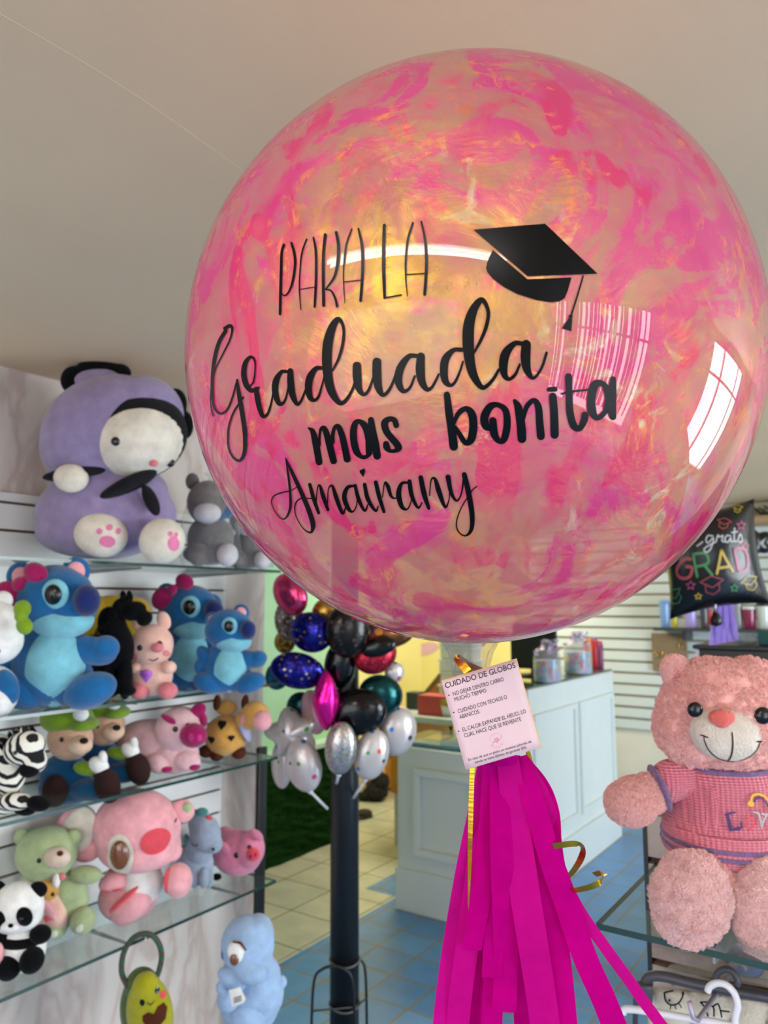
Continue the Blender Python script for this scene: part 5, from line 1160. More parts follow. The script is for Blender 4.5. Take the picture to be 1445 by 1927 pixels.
# ================================================================== BLACK POLE AND BALLOON BOUQUET
PC = Vector((-1.6, 2.12, 0))
pole = empty('support_pole', PC, 'thick black round pole from floor to ceiling ringed with balloons', 'pole')
M_POLE = pmat('pole_black', (20, 21, 25), rough=0.38, var=0.25, vscale=6, bump=0.1, bscale=40)
bm = B(); tube(bm, [PC, PC + Vector((-0.012, 0, CEIL - 0.001))], 0.047, 28); link('shaft', bm, M_POLE, pole)
for z in (0.30, 0.165):
    bm = B(); tube(bm, [PC + Vector((math.cos(a) * 0.049, math.sin(a) * 0.049, z + 0.004 * math.sin(2 * a))) for a in [k * 2 * math.pi / 32 for k in range(33)]], 0.0035, 6); link('tape_band', bm, pmat('tape', (96, 96, 92), rough=0.4), pole)
# black wire rack round the foot of the pole
rk = empty('wire_rack', PC + Vector((0, 0, 0)), 'black wire arch rack standing round the foot of the pole', 'rack')
M_WIRE = glossy('black_wire', (24, 24, 24), 0.4)
pd = depth_of(PC + Vector((0, 0, 0.2)))
def arch(x0, x1, ytop, yb, dep):
    pts = [(x0, yb), (x0, (ytop + yb) / 2 + 20), (x0 + (x1 - x0) * 0.06, ytop + 28), (x0 + (x1 - x0) * 0.25, ytop + 6), ((x0 + x1) / 2, ytop), (x0 + (x1 - x0) * 0.75, ytop + 6), (x1 - (x1 - x0) * 0.06, ytop + 28), (x1, (ytop + yb) / 2 + 20), (x1, yb)]
    bm = B(); ps = [Vector(q) for q in catmull([tuple(P(a, b_, dep)) for a, b_ in pts], 6)]
    for q in ps: q.z = max(q.z, 0.004)
    tube(bm, ps, 0.0045, 8); link('wire_arch', bm, M_WIRE, rk)
arch(586, 668, 1818, 2010, pd - 0.07); arch(645, 690, 1800, 1990, pd + 0.07)
bm = B(); tube(bm, [P(586, 1905, pd - 0.07), P(592, 1902, pd - 0.06), P(668, 1895, pd - 0.07)], 0.003, 6); tube(bm, [P(668, 1895, pd - 0.07), P(690, 1878, pd + 0.07)], 0.003, 6); link('cross_wire', bm, M_WIRE, rk)

def foil_mat(name, rgb, spots=None, rough=0.18, metal=0.75, cols=None):
    m, t, b = nt('foil_' + name); N = t.nodes.new; L = t.links.new; b.inputs['Metallic'].default_value = metal; b.inputs['Roughness'].default_value = rough
    tc = N('ShaderNodeTexCoord'); n = N('ShaderNodeTexNoise'); n.inputs['Scale'].default_value = 30; L(tc.outputs['Object'], n.inputs[0])
    bp = N('ShaderNodeBump'); bp.inputs['Strength'].default_value = 0.25; bp.inputs['Distance'].default_value = 0.006; L(n.outputs['Fac'], bp.inputs['Height']); L(bp.outputs[0], b.inputs['Normal'])
    b.inputs['Base Color'].default_value = lin(rgb)
    if spots:
        sc, th, cols = spots
        v = N('ShaderNodeTexVoronoi'); v.inputs['Scale'].default_value = sc; L(tc.outputs['Object'], v.inputs['Vector'])
        lt = N('ShaderNodeMath'); lt.operation = 'LESS_THAN'; lt.inputs[1].default_value = th; L(v.outputs['Distance'], lt.inputs[0])
        cr = N('ShaderNodeValToRGB'); cr.color_ramp.interpolation = 'CONSTANT'; sx = N('ShaderNodeSeparateColor'); L(v.outputs['Color'], sx.inputs[0]); L(sx.outputs[0], cr.inputs[0])
        while len(cr.color_ramp.elements) < len(cols): cr.color_ramp.elements.new(0.5)
        for i, c in enumerate(cols): cr.color_ramp.elements[i].position = i / len(cols); cr.color_ramp.elements[i].color = lin(c)
        mx = N('ShaderNodeMixRGB'); L(lt.outputs[0], mx.inputs[0]); mx.inputs[1].default_value = lin(rgb); L(cr.outputs[0], mx.inputs[2]); L(mx.outputs[0], b.inputs['Base Color'])
    return m
CONF = [(230, 90, 50), (230, 190, 60), (90, 150, 70), (60, 120, 190), (60, 50, 60), (200, 80, 140)]
FM = dict(rose=foil_mat('rose', (206, 62, 110)), silver=foil_mat('silver', (186, 180, 176), (120, 0.36, [(120, 160, 170), (200, 150, 150), (150, 150, 90), (120, 110, 120)]), 0.25), conf=foil_mat('confetti', (206, 198, 196), (30, 0.26, CONF + [(206, 198, 196)] * 5), 0.28, 0.35),
          navy=foil_mat('navy', (18, 24, 120), (75, 0.34, [(60, 60, 200), (180, 150, 60), (20, 20, 60), (90, 40, 160)]), 0.2), teal=foil_mat('teal', (4, 92, 120)), dteal=foil_mat('dark_teal', (10, 66, 66)),
          black=foil_mat('black', (14, 13, 14), None, 0.16, 0.3), bdots=foil_mat('black_dots', (20, 17, 16), (60, 0.36, [(90, 60, 40), (60, 44, 34), (30, 20, 20)]), 0.2, 0.4), bronze=foil_mat('bronze', (110, 70, 36), (22, 0.4, [(200, 130, 60), (60, 50, 80), (150, 70, 50)]), 0.22),
          red=foil_mat('red_glitter', (170, 26, 50), (160, 0.35, [(230, 80, 100), (120, 10, 30)]), 0.3), gold=foil_mat('gold', (176, 136, 56)), pinkhot=foil_mat('hot_pink', (240, 24, 150)), clearp=foil_mat('pale_pink', (196, 150, 160), None, 0.25, 0.4),
          brown=foil_mat('brown_confetti', (120, 100, 90), (70, 0.4, [(200, 190, 180), (80, 60, 50), (160, 150, 160)]), 0.25, 0.5))
M_STICK = pmat('white_stick', (206, 204, 208), rough=0.35)
BOUQ = depth_of(Vector((-1.6, 2.12, 1.2)))
def foil(px, py, rx, ry, mat, label, w=0, rot=0, tilt=0, thick=0.62, shape='round', stick=None, tail=True):
    """pillow-shaped foil balloon; tilt turns the face about its vertical axis"""
    d = BOUQ - w; k = d / F; c = P(px, py, d)
    root = empty('foil_balloon', c, label, 'balloon', 'foil balloons on the pole')
    n = TW * math.cos(R(tilt)) + RT * math.sin(R(tilt)); a = RT * math.cos(R(tilt)) - TW * math.sin(R(tilt)); u = UP
    ca, sa = math.cos(R(rot)), math.sin(R(rot)); a, u = a * ca + u * sa, u * ca - a * sa
    bm = B(); seg = 60; ringn = 14; fronts = []
    th = thick * min(rx, ry) * k
    def outline(t_):
        if shape == 'round': return 1 + 0.012 * math.sin(t_ * 30)
        if shape == 'star': return 0.84 + 0.16 * math.cos(5 * (t_ - math.pi / 2))
        if shape == 'diamond': return 1.06 / (abs(math.cos(t_)) ** 1.35 + abs(math.sin(t_)) ** 1.35) ** 0.74
        if shape == 'square':
            q = 1 / max(abs(math.cos(t_)), abs(math.sin(t_))) ; return min(q, 1.32) * 0.9
    for sgn in (1, -1):
        cen = bm.verts.new(c + n * th * sgn); prev = None
        for r in range(1, ringn + 1):
            q = math.sin(r / ringn * math.pi / 2); hh = math.sqrt(max(0, 1 - q ** 2.2))
            if r == ringn and sgn < 0: row = rim
            else:
                row = []
                for j in range(seg):
                    t_ = j * 2 * math.pi / seg; o_ = outline(t_); pk = 1 + 0.10 * (q ** 6) * math.sin(t_ * 22 + sgn)
                    row.append(bm.verts.new(c + a * math.cos(t_) * rx * k * q * o_ + u * math.sin(t_) * ry * k * q * o_ + n * th * hh * sgn * pk))
            for j in range(seg):
                if prev is None: fc = (cen, row[j], row[(j + 1) % seg])
                else: fc = (prev[j], row[j], row[(j + 1) % seg], prev[(j + 1) % seg])
                bm.faces.new(fc if sgn > 0 else fc[::-1])
            prev = row
            if r == ringn and sgn > 0: rim = row
    link('skin', bm, FM[mat], root)
    if stick:
        bm = B(); e0 = c - u * ry * k * 0.96; e1 = P(stick[0], stick[1], BOUQ - stick[2]); tube(bm, [e0, e0 + (e1 - e0) * 0.5, e1], 0.0048, 8); link('stick', bm, M_STICK, root)
        bm = B(); dr = (e1 - e0).normalized(); lathe(bm, e0 - dr * 0.004, [(0.004, 0), (0.009, 0.004), (0.007, 0.016), (0.0052, 0.02)], 12, dr); link('cup', bm, M_STICK, root)
    return root
foil(546, 1118, 33, 42, 'rose', 'rose pink foil balloon at the top left of the bouquet', w=0.05, rot=35, tilt=-25)
foil(545, 1168, 32, 40, 'brown', 'greyish brown glitter foil balloon under the rose one', w=0.0, rot=8, tilt=-30)
foil(586, 1190, 42, 38, 'navy', 'navy blue glitter foil balloon above its wider twin', w=0.10, rot=-12, tilt=-10)
foil(522, 1272, 24, 27, 'teal', 'teal blue foil balloon peeping out behind the wide navy one', w=-0.02, rot=-30, tilt=-20)
foil(560, 1262, 52, 34, 'navy', 'wide navy blue foil balloon with a curved seam', w=0.12, rot=-14, tilt=8)
foil(612, 1158, 26, 32, 'gold', 'gold foil balloon at the top just under the painted balloon', w=0.02)
foil(536, 1208, 20, 22, 'gold', 'small gold foil balloon behind the navy blue pair', w=-0.06)
foil(655, 1186, 44, 52, 'bdots', 'black foil balloon with brown bubbles and bright glint', w=0.14, tilt=22)
foil(722, 1196, 58, 26, 'bronze', 'bronze patterned foil balloon touching the painted balloon', w=0.06, rot=4, tilt=10)
foil(706, 1232, 42, 36, 'red', 'red glitter foil balloon on the pole\'s right flank', w=0.08, rot=20, tilt=14, shape='round')
foil(712, 1218, 34, 18, 'black', 'small black foil balloon lying over the red glitter one', w=0.125, rot=14)
foil(742, 1265, 19, 20, 'conf', 'small white foil balloon beside the red glitter one', w=0.0, tilt=20)
foil(716, 1308, 44, 38, 'dteal', 'dark teal foil balloon beside the yellow wall', w=0.04, rot=-20, tilt=18)
foil(672, 1340, 56, 44, 'black', 'big black foil balloon in the middle of the bouquet', w=0.10, rot=10)
foil(640, 1250, 30, 46, 'black', 'narrow black foil balloon against the pole', w=0.06, rot=-8, stick=(626, 1285, 0.07))
foil(566, 1330, 27, 28, 'dteal', 'small dark teal foil balloon above the white star', w=0.0)
foil(590, 1340, 26, 42, 'clearp', 'pale pink foil balloon behind the hot pink one', w=0.06, rot=14, tilt=-30)
foil(613, 1318, 25, 54, 'pinkhot', 'hot pink foil balloon seen edge on with pinched corners', w=0.15, tilt=38, shape='diamond', thick=0.9)
foil(530, 1438, 22, 46, 'conf', 'pale green tinted confetti foil balloon half hidden at the bouquet\'s lower edge', w=0.0, tilt=-30)
foil(550, 1378, 56, 48, 'conf', 'white star foil balloon with large coloured dots', w=0.06, rot=14, tilt=-12, shape='star', thick=0.7)
foil(571, 1440, 35, 50, 'conf', 'white confetti foil balloon with white stick, lowest of the bouquet', w=0.13, rot=14, tilt=-14, stick=(616, 1522, 0.10))
foil(641, 1408, 30, 50, 'silver', 'silver writing foil balloon in front of the pole', w=0.18, rot=-4, tilt=4, stick=(633, 1474, 0.15))
foil(747, 1376, 38, 46, 'conf', 'white foil balloon furthest out towards the counter', w=0.02, rot=-14, tilt=20)
foil(699, 1420, 33, 48, 'conf', 'white foil balloon with white stick next to the silver writing one', w=0.12, rot=-14, tilt=14, stick=(658, 1512, 0.06))

# ================================================================== THINGS BEHIND
# black congratulation balloon
gb_d = 2.55; gk = gb_d / F
gbr = empty('foil_balloon', P(1340, 1052, gb_d), 'black square graduation foil balloon with neon letters hanging above the bear', 'balloon')
ga = (RT * math.cos(R(12)) + UP * math.sin(R(12)) * -0.0); GRX, GRU = 96, 100
def pil(u, v, lift=0.0, sgn=1):
    pin = 1 - 0.10 * (1 - v * v) * abs(u) ** 3; pin2 = 1 - 0.10 * (1 - u * u) * abs(v) ** 3
    x = u * GRX * pin; y = v * GRU * pin2
    rot = R(-9); sx = x * math.cos(rot) - y * math.sin(rot) - 0.08 * y * 0; sy_ = x * math.sin(rot) + y * math.cos(rot)
    hh = 46 * math.sqrt(max(0, (1 - u * u))) ** 1.1 * math.sqrt(max(0, (1 - v * v))) ** 1.1
    return P(1340 + sx, 1052 + sy_, gb_d - (hh * sgn + lift) * gk)
bm = B(); n = 22; rim = {}
for sgn in (1, -1):
    G = []
    for j in range(n + 1):
        row = []
        for i in range(n + 1):
            u, v = -1 + 2 * i / n, -1 + 2 * j / n
            if i in (0, n) or j in (0, n):
                if (i, j) not in rim: rim[(i, j)] = bm.verts.new(pil(u, v, 0, 1))
                row.append(rim[(i, j)])
            else: row.append(bm.verts.new(pil(u, v, 0, sgn)))
        G.append(row)
    for j in range(n):
        for i in range(n):
            q = (G[j][i], G[j + 1][i], G[j + 1][i + 1], G[j][i + 1]); bm.faces.new(q if sgn > 0 else q[::-1])
link('skin', bm, foil_mat('congrats', (16, 16, 17), None, 0.25, 0.2), gbr)
def onp(px, py):
    rot = R(9); dx, dy = px - 1340, py - 1052; x = dx * math.cos(rot) - dy * math.sin(rot); y = dx * math.sin(rot) + dy * math.cos(rot)
    u = max(-0.985, min(0.985, x / GRX)); v = max(-0.985, min(0.985, y / GRU)); return pil(u, v, 1.6, 1)
NEON = {c: pmat('neon_' + c, r, rough=0.4) for c, r in dict(red=(160, 62, 66), green=(56, 124, 70), yellow=(178, 148, 44), pink=(160, 62, 104), white=(176, 176, 178)).items()}
def neon(strokes, col, nm):
    bm = B()
    for st in strokes: stroke2d(bm, onp, st, 6)
    link(nm, bm, NEON[col], gbr, smooth=False)
def tr(pts, s=5.35, ox=1220, oy=900, w=3.0): return [(ox + x / s, oy + y / s, w) for x, y in pts]
neon([tr([(420, 815), (380, 810), (330, 840), (270, 920), (290, 990), (360, 1010), (420, 980), (435, 900), (380, 890)], w=6)], 'red', 'neon_letter')
neon([tr([(490, 990), (470, 880), (450, 765)], w=5), tr([(450, 765), (560, 755), (600, 800), (590, 860), (480, 890)], w=5), tr([(560, 870), (600, 920), (640, 970)], w=5)], 'green', 'neon_letter')
neon([tr([(690, 960), (715, 840), (735, 725)], w=5), tr([(735, 725), (790, 830), (850, 935)], w=5), tr([(705, 905), (810, 890)], w=5)], 'yellow', 'neon_letter')
neon([tr([(910, 935), (890, 820), (868, 710)], w=5), tr([(868, 710), (960, 705), (1010, 780), (1010, 890), (970, 930), (910, 935)], w=5)], 'pink', 'neon_letter')
neon([tr([(545, 640), (520, 660), (490, 680)], w=2.6), tr([(650, 580), (600, 575), (580, 620), (600, 650), (650, 600), (650, 640), (620, 720), (580, 745), (560, 715), (600, 680), (680, 640)], w=2.6), tr([(680, 640), (700, 570), (715, 590), (750, 575), (740, 630), (770, 640)], w=2.6), tr([(830, 580), (790, 575), (770, 620), (800, 645), (830, 600), (835, 640), (860, 630)], w=2.6), tr([(870, 500), (865, 600), (880, 640), (905, 620)], w=2.6), tr([(840, 545), (900, 535)], w=2.6), tr([(905, 620), (930, 560), (950, 600), (950, 635), (915, 640)], w=2.6)], 'white', 'neon_script')
def capdoodle(x, y, s, r=0, open_=False):
    ca, sa = math.cos(R(r)), math.sin(R(r)); q = lambda a, b_: (x + (a * ca - b_ * sa) * s, y + (a * sa + b_ * ca) * s, 1.8)
    return [[q(-14, -4), q(0, -10)], [q(0, -10), q(14, -4)], [q(14, -4), q(0, 4)], [q(0, 4), q(-14, -4)], [q(-8, 1), q(-8, 9)], [q(-8, 9), q(0, 13)], [q(0, 13), q(8, 8)], [q(8, 8), q(8, 0)]]
neon(capdoodle(1362, 982, 1.0, 12), 'red', 'neon_cap'); neon(capdoodle(1340, 1100, 1.6, -6), 'red', 'neon_cap'); neon(capdoodle(1266, 1122, 1.3, -35), 'green', 'neon_cap'); neon(capdoodle(1413, 1096, 1.3, -20), 'yellow', 'neon_cap'); neon(capdoodle(1388, 953, 0.7, 5), 'yellow', 'neon_cap')
def starp(x, y, r): return [[(x + math.cos(R(a)) * (r if i % 2 == 0 else r * .5), y + math.sin(R(a)) * (r if i % 2 == 0 else r * .5), 2) for i, a in enumerate(range(-90, 271, 36))]]
neon(starp(1299, 1102, 9), 'pink', 'neon_star'); neon(starp(1382, 1108, 8), 'green', 'neon_star'); neon(starp(1396, 988, 9), 'pink', 'neon_star'); neon(starp(1404, 1028, 8), 'red', 'neon_star'); neon(starp(1314, 1124, 7), 'yellow', 'neon_star')
bm = B(); wd_ = 2.53
tube(bm, [P(1352, 1128, wd_ + .02), P(1345, 1140, wd_), P(1346, 1152, wd_)], 0.004, 8); link('tail', bm, FM['silver'], gbr)
wt = empty('balloon_weight', P(1346, 1178, wd_), 'black drop shaped balloon weight below the graduation balloon', 'weight')
bm = B(); lathe(bm, P(1347, 1179, wd_), [(0.002, 0), (0.017, 0.006), (0.021, 0.02), (0.015, 0.036), (0.006, 0.05), (0.003, 0.056)], 20); link('drop', bm, foil_mat('weight', (22, 20, 20), None, 0.3, 0.2), wt)
bm = B(); obox(bm, P(1336, 1162, wd_), RT * 0.008, TW * 0.003, UP * 0.026, 0.003); link('red_tag', bm, pmat('red_tag', (176, 50, 56), rough=0.4), wt)
lt = empty('tissue_tassel', P(1360, 1130, 3.1), 'lilac tissue tassel hanging under the graduation balloon', 'tassel')
M_LIL = tissue('lilac_tissue', (186, 160, 244))
for i in range(9):
    x0 = 1350 + i * 3; x1 = 1338 + i * 6; bm = B()
    ribbon(bm, [P(x0, 1128, 2.75), P(x0 + (x1 - x0) * .6, 1170, 2.74 - 0.006 * (i % 3)), P(x1, 1214 - (i * 37 % 9), 2.75 + 0.012 * (i % 2))], 9 * 2.75 / F, [0, 6 * (i % 3 - 1), 8 * (i % 2)]); link('strip', bm, M_LIL, lt)
lt.location = P(1360, 1130, 2.75)
for ch in lt.children: ch.location = P(1360, 1130, 3.1) - P(1360, 1130, 2.75)

# black cabinet behind the bear
cb = empty('black_cabinet', (0.0, 3.2, 0), 'black cabinet standing behind the pink bear\'s head', 'cabinet')
bm = B(); box(bm, (-0.665, 3.0, 0.06), (0.7, 3.4, 1.285), 0.004); link('carcass', bm, glossy('cabinet_black', (16, 14, 14), 0.35), cb, smooth=False)
bm = B(); box(bm, (-0.675, 2.99, 1.285), (0.71, 3.41, 1.300), 0.003); link('top', bm, glossy('cabinet_black', (16, 14, 14), 0.35), cb, smooth=False)
bm = B(); box(bm, (-0.64, 3.02, 0), (0.68, 3.38, 0.06)); link('plinth', bm, glossy('cabinet_black', (16, 14, 14), 0.35), cb, smooth=False)
bm = B(); box(bm, (-0.668, 2.997, 0.5), (-0.655, 3.0, 1.283)); link('white_edge', bm, WH, cb, smooth=False)
def boxat(name, label, cat, px0, px1, py0, py1, y, dep, mat, z=None, group=None, bev=0.004):
    a_ = ony(px0, py1, y); b2 = ony(px1, py0, y); z0 = a_.z if z is None else z
    return slab(name, label, cat, (a_.x, y, z0), (b2.x, y + dep, b2.z), mat, group, bev)
boxat('teal_box', 'teal green box on the black cabinet', 'box', 1427, 1466, 1188, 1214, 3.06, 0.1, pmat('teal_card', (10, 92, 92), rough=0.5), z=1.3005)
f_ = empty('plastic_bag', ony(1408, 1214, 3.1), 'crumpled clear plastic bag on the black cabinet', 'bag'); f_.location.z = 1.3005
bm = B(); bmesh.ops.create_icosphere(bm, subdivisions=4, radius=1, matrix=Matrix.Translation(Vector((f_.location.x, 3.1, 1.318))) @ Matrix.Diagonal((0.045, 0.035, 0.018, 1)))
for v in bm.verts: v.co += Vector((random.uniform(-1, 1), random.uniform(-1, 1), random.uniform(-0.3, 0.6))) * 0.004
link('film', bm, clear_mat('crumpled_film', (0.85, 0.87, 0.87), 0.08, 0.35, (200, 206, 206)), f_, smooth=False)

# far wall shelf with cups
fs = empty('wall_shelf', (-0.6, 5.27, 1.28), 'dark shelf with tumblers on the far slat wall', 'shelf')
bm = B(); box(bm, (-1.40, 5.15, 1.275), (1.0, 5.381, 1.293), 0.003); link('board', bm, glossy('dark_shelf', (60, 60, 58), 0.4), fs, smooth=False)
for x in (-1.22, -0.7): 
    bm = B(); box(bm, (x - 0.012, 5.2, 1.215), (x + 0.012, 5.381, 1.275)); link('bracket', bm, glossy('dark_shelf', (60, 60, 58), 0.4), fs, smooth=False)
def tumbler(px, r, h_, rgb, label, lid=None, y=5.24):
    x = ony(px, 1180, y).x; root = empty('tumbler', (x, y, 1.2932), label, 'cup', 'tumblers on the far shelf')
    bm = B(); lathe(bm, (x, y, 1.2935), [(r * 0.8, 0), (r * 0.84, 0.004), (r, h_ * 0.96), (r, h_)], 22); link('cup', bm, pmat('tumbler_%d_%d_%d' % rgb, rgb, rough=0.25, coat=0.3), root)
    if lid:
        bm = B(); lathe(bm, (x, y, 1.2935 + h_), [(r * 1.03, 0), (r * 1.03, 0.012), (r * 0.8, 0.02)], 22); link('lid', bm, pmat('lid_%d_%d_%d' % lid, lid, rough=0.3), root)
tumbler(1252, 0.034, 0.155, (120, 160, 212), 'blue tumbler at the shelf\'s free end', (120, 160, 212)); tumbler(1270, 0.019, 0.14, (196, 190, 40), 'slim yellow bottle between two tumblers', (60, 140, 130))
tumbler(1300, 0.042, 0.18, (176, 160, 226), 'wide lilac tumbler third from the left on the far shelf', (220, 150, 190)); tumbler(1326, 0.026, 0.15, (70, 72, 78), 'dark grey tumbler beside the wide lilac one'); tumbler(1390, 0.026, 0.19, (150, 154, 158), 'silver tumbler with pale lid', (230, 232, 230))
tumbler(1411, 0.040, 0.12, (140, 34, 80), 'magenta mug box below a shiny cap', (226, 226, 222)); tumbler(1438, 0.040, 0.14, (206, 216, 212), 'white jar with dark band at the frame edge', (40, 44, 44))
# brown earring board
eb = empty('earring_board', ony(1258, 1230, 5.36), 'brown kraft board with gold hoop earrings on the slat wall', 'display board')
a_ = ony(1228, 1263, 5.36); b2 = ony(1291, 1193, 5.36)
bm = B(); box(bm, (a_.x, 5.36, a_.z), (b2.x, 5.375, b2.z), 0.004); link('board', bm, pmat('kraft', (134, 112, 84), rough=0.8, var=0.1), eb, smooth=False)
for px, py in ((1234, 1232), (1249, 1232), (1247, 1252), (1281, 1216)):
    c = ony(px, py, 5.352); bm = B(); tube(bm, [c + Vector((math.cos(k * math.pi / 8) * 0.013, 0, math.sin(k * math.pi / 8) * 0.013)) for k in range(17)], 0.0035, 6); link('hoop', bm, pmat('earring_gold', (232, 190, 110), rough=0.2, metal=1), eb)
# upper corner: wooden shelf, plants, star balloon
ws = slab('wooden_shelf', 'light wooden shelf high on the far wall', 'shelf', (-0.86, 5.15, 1.935), (1.0, 5.381, 1.985), pmat('light_wood', (168, 138, 104), rough=0.6, var=0.15, vscale=6, stretch=(1, 8, 8)))
gp = empty('potted_garland', (-0.55, 5.25, 1.986), 'dark green leaf garland lying on the wooden shelf', 'plant')
bm = B()
for i in range(160):
    x = random.uniform(-0.82, 0.1); c = Vector((x, random.uniform(5.17, 5.33), 1.99 + random.uniform(0.0, 0.05))); a = Vector((random.uniform(-1, 1), random.uniform(-1, 1), random.uniform(0.1, 1))).normalized() * 0.03; s_ = a.orthogonal().normalized() * 0.008
    q = [bm.verts.new(c - a), bm.verts.new(c + s_), bm.verts.new(c + a), bm.verts.new(c - s_)]; bm.faces.new(q)
link('foliage', bm, pmat('leaf_dark', (44, 60, 34), rough=0.6), gp, smooth=False)
_b = BOUQ; BOUQ = 3.6
sb = foil(1420, 1022, 34, 30, 'black', 'black star foil balloon below the wooden shelf', shape='star', rot=20, thick=0.5); BOUQ = _b
del sb['group']

# on the tall counter
def candy_jar(px, py, label, s=1.0):
    p = onz(px, py, 1.0305); root = empty('gift_jar', (p.x, p.y, 1.0305), label, 'jar', 'party gift jars on the counter')
    r = 0.092 * s; bm = B(); lathe(bm, root.location + Vector((0, 0, 0.0005)), [(r * .9, 0), (r, 0.008), (r, 0.15 * s), (r * 0.9, 0.19 * s), (r * 0.5, 0.225 * s), (r * 0.2, 0.24 * s), (r * 0.45, 0.275 * s)], 28); link('wrap', bm, clear_mat('gift_film', (0.86, 0.88, 0.9), 0.05, 0.25, (200, 200, 206)), root)
    bm = B(); lathe(bm, root.location + Vector((0, 0, 0.006)), [(r * .93, 0), (r * .96, 0.01), (r * .96, 0.135 * s), (r * .9, 0.14 * s)], 28)
    link('printed_label', bm, foil_print, root)
    bm = B()
    for k in range(26):
        a = random.uniform(0, 6.28); q = random.uniform(0.2, 1) * r * 0.9; c = root.location + Vector((math.cos(a) * q, math.sin(a) * q, (0.19 + random.uniform(0, 0.09)) * s)); d_ = Vector((random.uniform(-1, 1), random.uniform(-1, 1), random.uniform(-.3, 1))).normalized() * 0.022
        s_ = d_.orthogonal().normalized() * 0.012; bm.faces.new([bm.verts.new(v) for v in (c - d_, c + s_, c + d_, c - s_)])
    link('tissue_bow', bm, pmat('lilac_bow', (196, 176, 206), rough=0.4), root, smooth=False)
m, t, b = nt('fruit_print'); tc = t.nodes.new('ShaderNodeTexCoord'); v = t.nodes.new('ShaderNodeTexVoronoi'); v.inputs['Scale'].default_value = 34; t.links.new(tc.outputs['Object'], v.inputs['Vector']); sx = t.nodes.new('ShaderNodeSeparateColor'); t.links.new(v.outputs['Color'], sx.inputs[0]); cr = t.nodes.new('ShaderNodeValToRGB'); cr.color_ramp.interpolation = 'CONSTANT'; t.links.new(sx.outputs[0], cr.inputs[0])
for c_, p_ in (((150, 196, 230), 0.0), ((236, 206, 90), 0.3), ((226, 226, 236), 0.45), ((230, 130, 120), 0.65), ((190, 210, 230), 0.78), ((214, 170, 206), 0.9)):
    e = cr.color_ramp.elements[0] if p_ == 0 else cr.color_ramp.elements.new(p_); e.color = lin(c_)
cr.color_ramp.elements[-1].color = lin((230, 200, 220)); t.links.new(cr.outputs[0], b.inputs['Base Color']); b.inputs['Roughness'].default_value = 0.3; foil_print = m
candy_jar(1030, 1284, 'clear wrapped gift jar with fruit coloured label, nearer the painted balloon', 0.80); candy_jar(1088, 1268, 'clear wrapped gift jar with fruit coloured label beside the pens', 0.90)
pc = onz(1117, 1258, 1.0305); PENS = [(226, 60, 50), (236, 130, 40), (190, 40, 70), (130, 60, 110), (90, 150, 80), (216, 50, 40), (230, 180, 60)]
for i, c_ in enumerate(PENS):
    x = pc.x + (i % 4 - 1.5) * 0.034; y = pc.y + (i // 4) * 0.04; root = empty('candy_tube', (x, y, 1.0305), '%s candy tube standing at the far end of the counter' % ('bright red', 'orange', 'crimson', 'plum', 'green', 'scarlet', 'yellow')[i], 'candy', 'candy tubes on the counter')
    bm = B(); lathe(bm, (x, y, 1.031), [(0.0145, 0), (0.016, 0.004), (0.016, 0.15 + 0.012 * (i % 3)), (0.013, 0.157 + 0.012 * (i % 3))], 14); link('tube', bm, pmat('candy_%d' % i, c_, rough=0.3), root)
    bm = B(); lathe(bm, (x, y, 1.190 + 0.012 * (i % 3)), [(0.013, 0), (0.012, 0.012), (0.006, 0.018)], 14); link('cap', bm, pmat('candy_cap_%d' % (i % 3), [(200, 40, 90), (230, 150, 40), (150, 90, 170)][i % 3], rough=0.3), root)
p = onz(965, 1300, 1.0305)
mo = empty('monitor', (-1.85, 4.25, 1.0305), 'black back of a monitor on the tall counter', 'monitor')
bm = B(); box(bm, (-1.99, 4.25, 1.07), (-1.71, 4.285, 1.33), 0.006); link('screen', bm, glossy('monitor_black', (14, 14, 15), 0.4), mo, smooth=False)
bm = B(); lathe(bm, (-1.85, 4.268, 1.031), [(0.10, 0), (0.10, 0.008), (0.02, 0.014), (0.018, 0.06)], 24); link('stand', bm, glossy('monitor_black', (14, 14, 15), 0.4), mo)

# back desk with containers, red box, pots
dk = empty('back_desk', (-2.35, 4.3, 0), 'pale desk behind the counters holding tubs and the red box', 'desk')
bm = B(); box(bm, (-2.72, 4.05, 0.735), (-2.14, 4.75, 0.77), 0.004); link('desk_top', bm, pmat('pale_desk', (196, 206, 196), rough=0.35), dk, smooth=False)
for x in (-2.68, -2.18):
    for y in (4.09, 4.71):
        bm = B(); box(bm, (x - 0.02, y - 0.02, 0), (x + 0.02, y + 0.02, 0.735)); link('leg', bm, pmat('pale_desk', (196, 206, 196), rough=0.35), dk, smooth=False)
bm = B(); box(bm, (-2.715, 4.052, 0.30), (-2.66, 4.748, 0.734)); link('side_panel', bm, pmat('ochre_wood', (216, 146, 54), rough=0.5, var=0.1), dk, smooth=False)
def dbox(name, label, cat, px0, px1, py0, py1, y, dep, mat, group=None):
    return boxat(name, label, cat, px0, px1, py0, py1, y, dep, mat, z=0.7705, group=group)
def dz(px, y): return ony(px, 1340, y)
dbox('red_box', 'red cardboard box on the back desk', 'box', 786, 833, 1311, 1345, 4.14, 0.14, pmat('red_card', (196, 70, 66), rough=0.5, var=0.08))
dbox('dark_box', 'small dark grey box standing beside the red one', 'box', 764, 785, 1304, 1340, 4.3, 0.10, pmat('dark_card', (60, 64, 60), rough=0.6))
x_ = dz(842, 4.16).x; bp_ = empty('flower_pot', (x_, 4.16, 0.7705), 'white pot with yellow green sprigs on the back desk', 'plant pot')
bm = B(); lathe(bm, (x_, 4.16, 0.771), [(0.028, 0), (0.04, 0.055), (0.043, 0.06)], 20); link('pot', bm, WH, bp_)
bm = B()
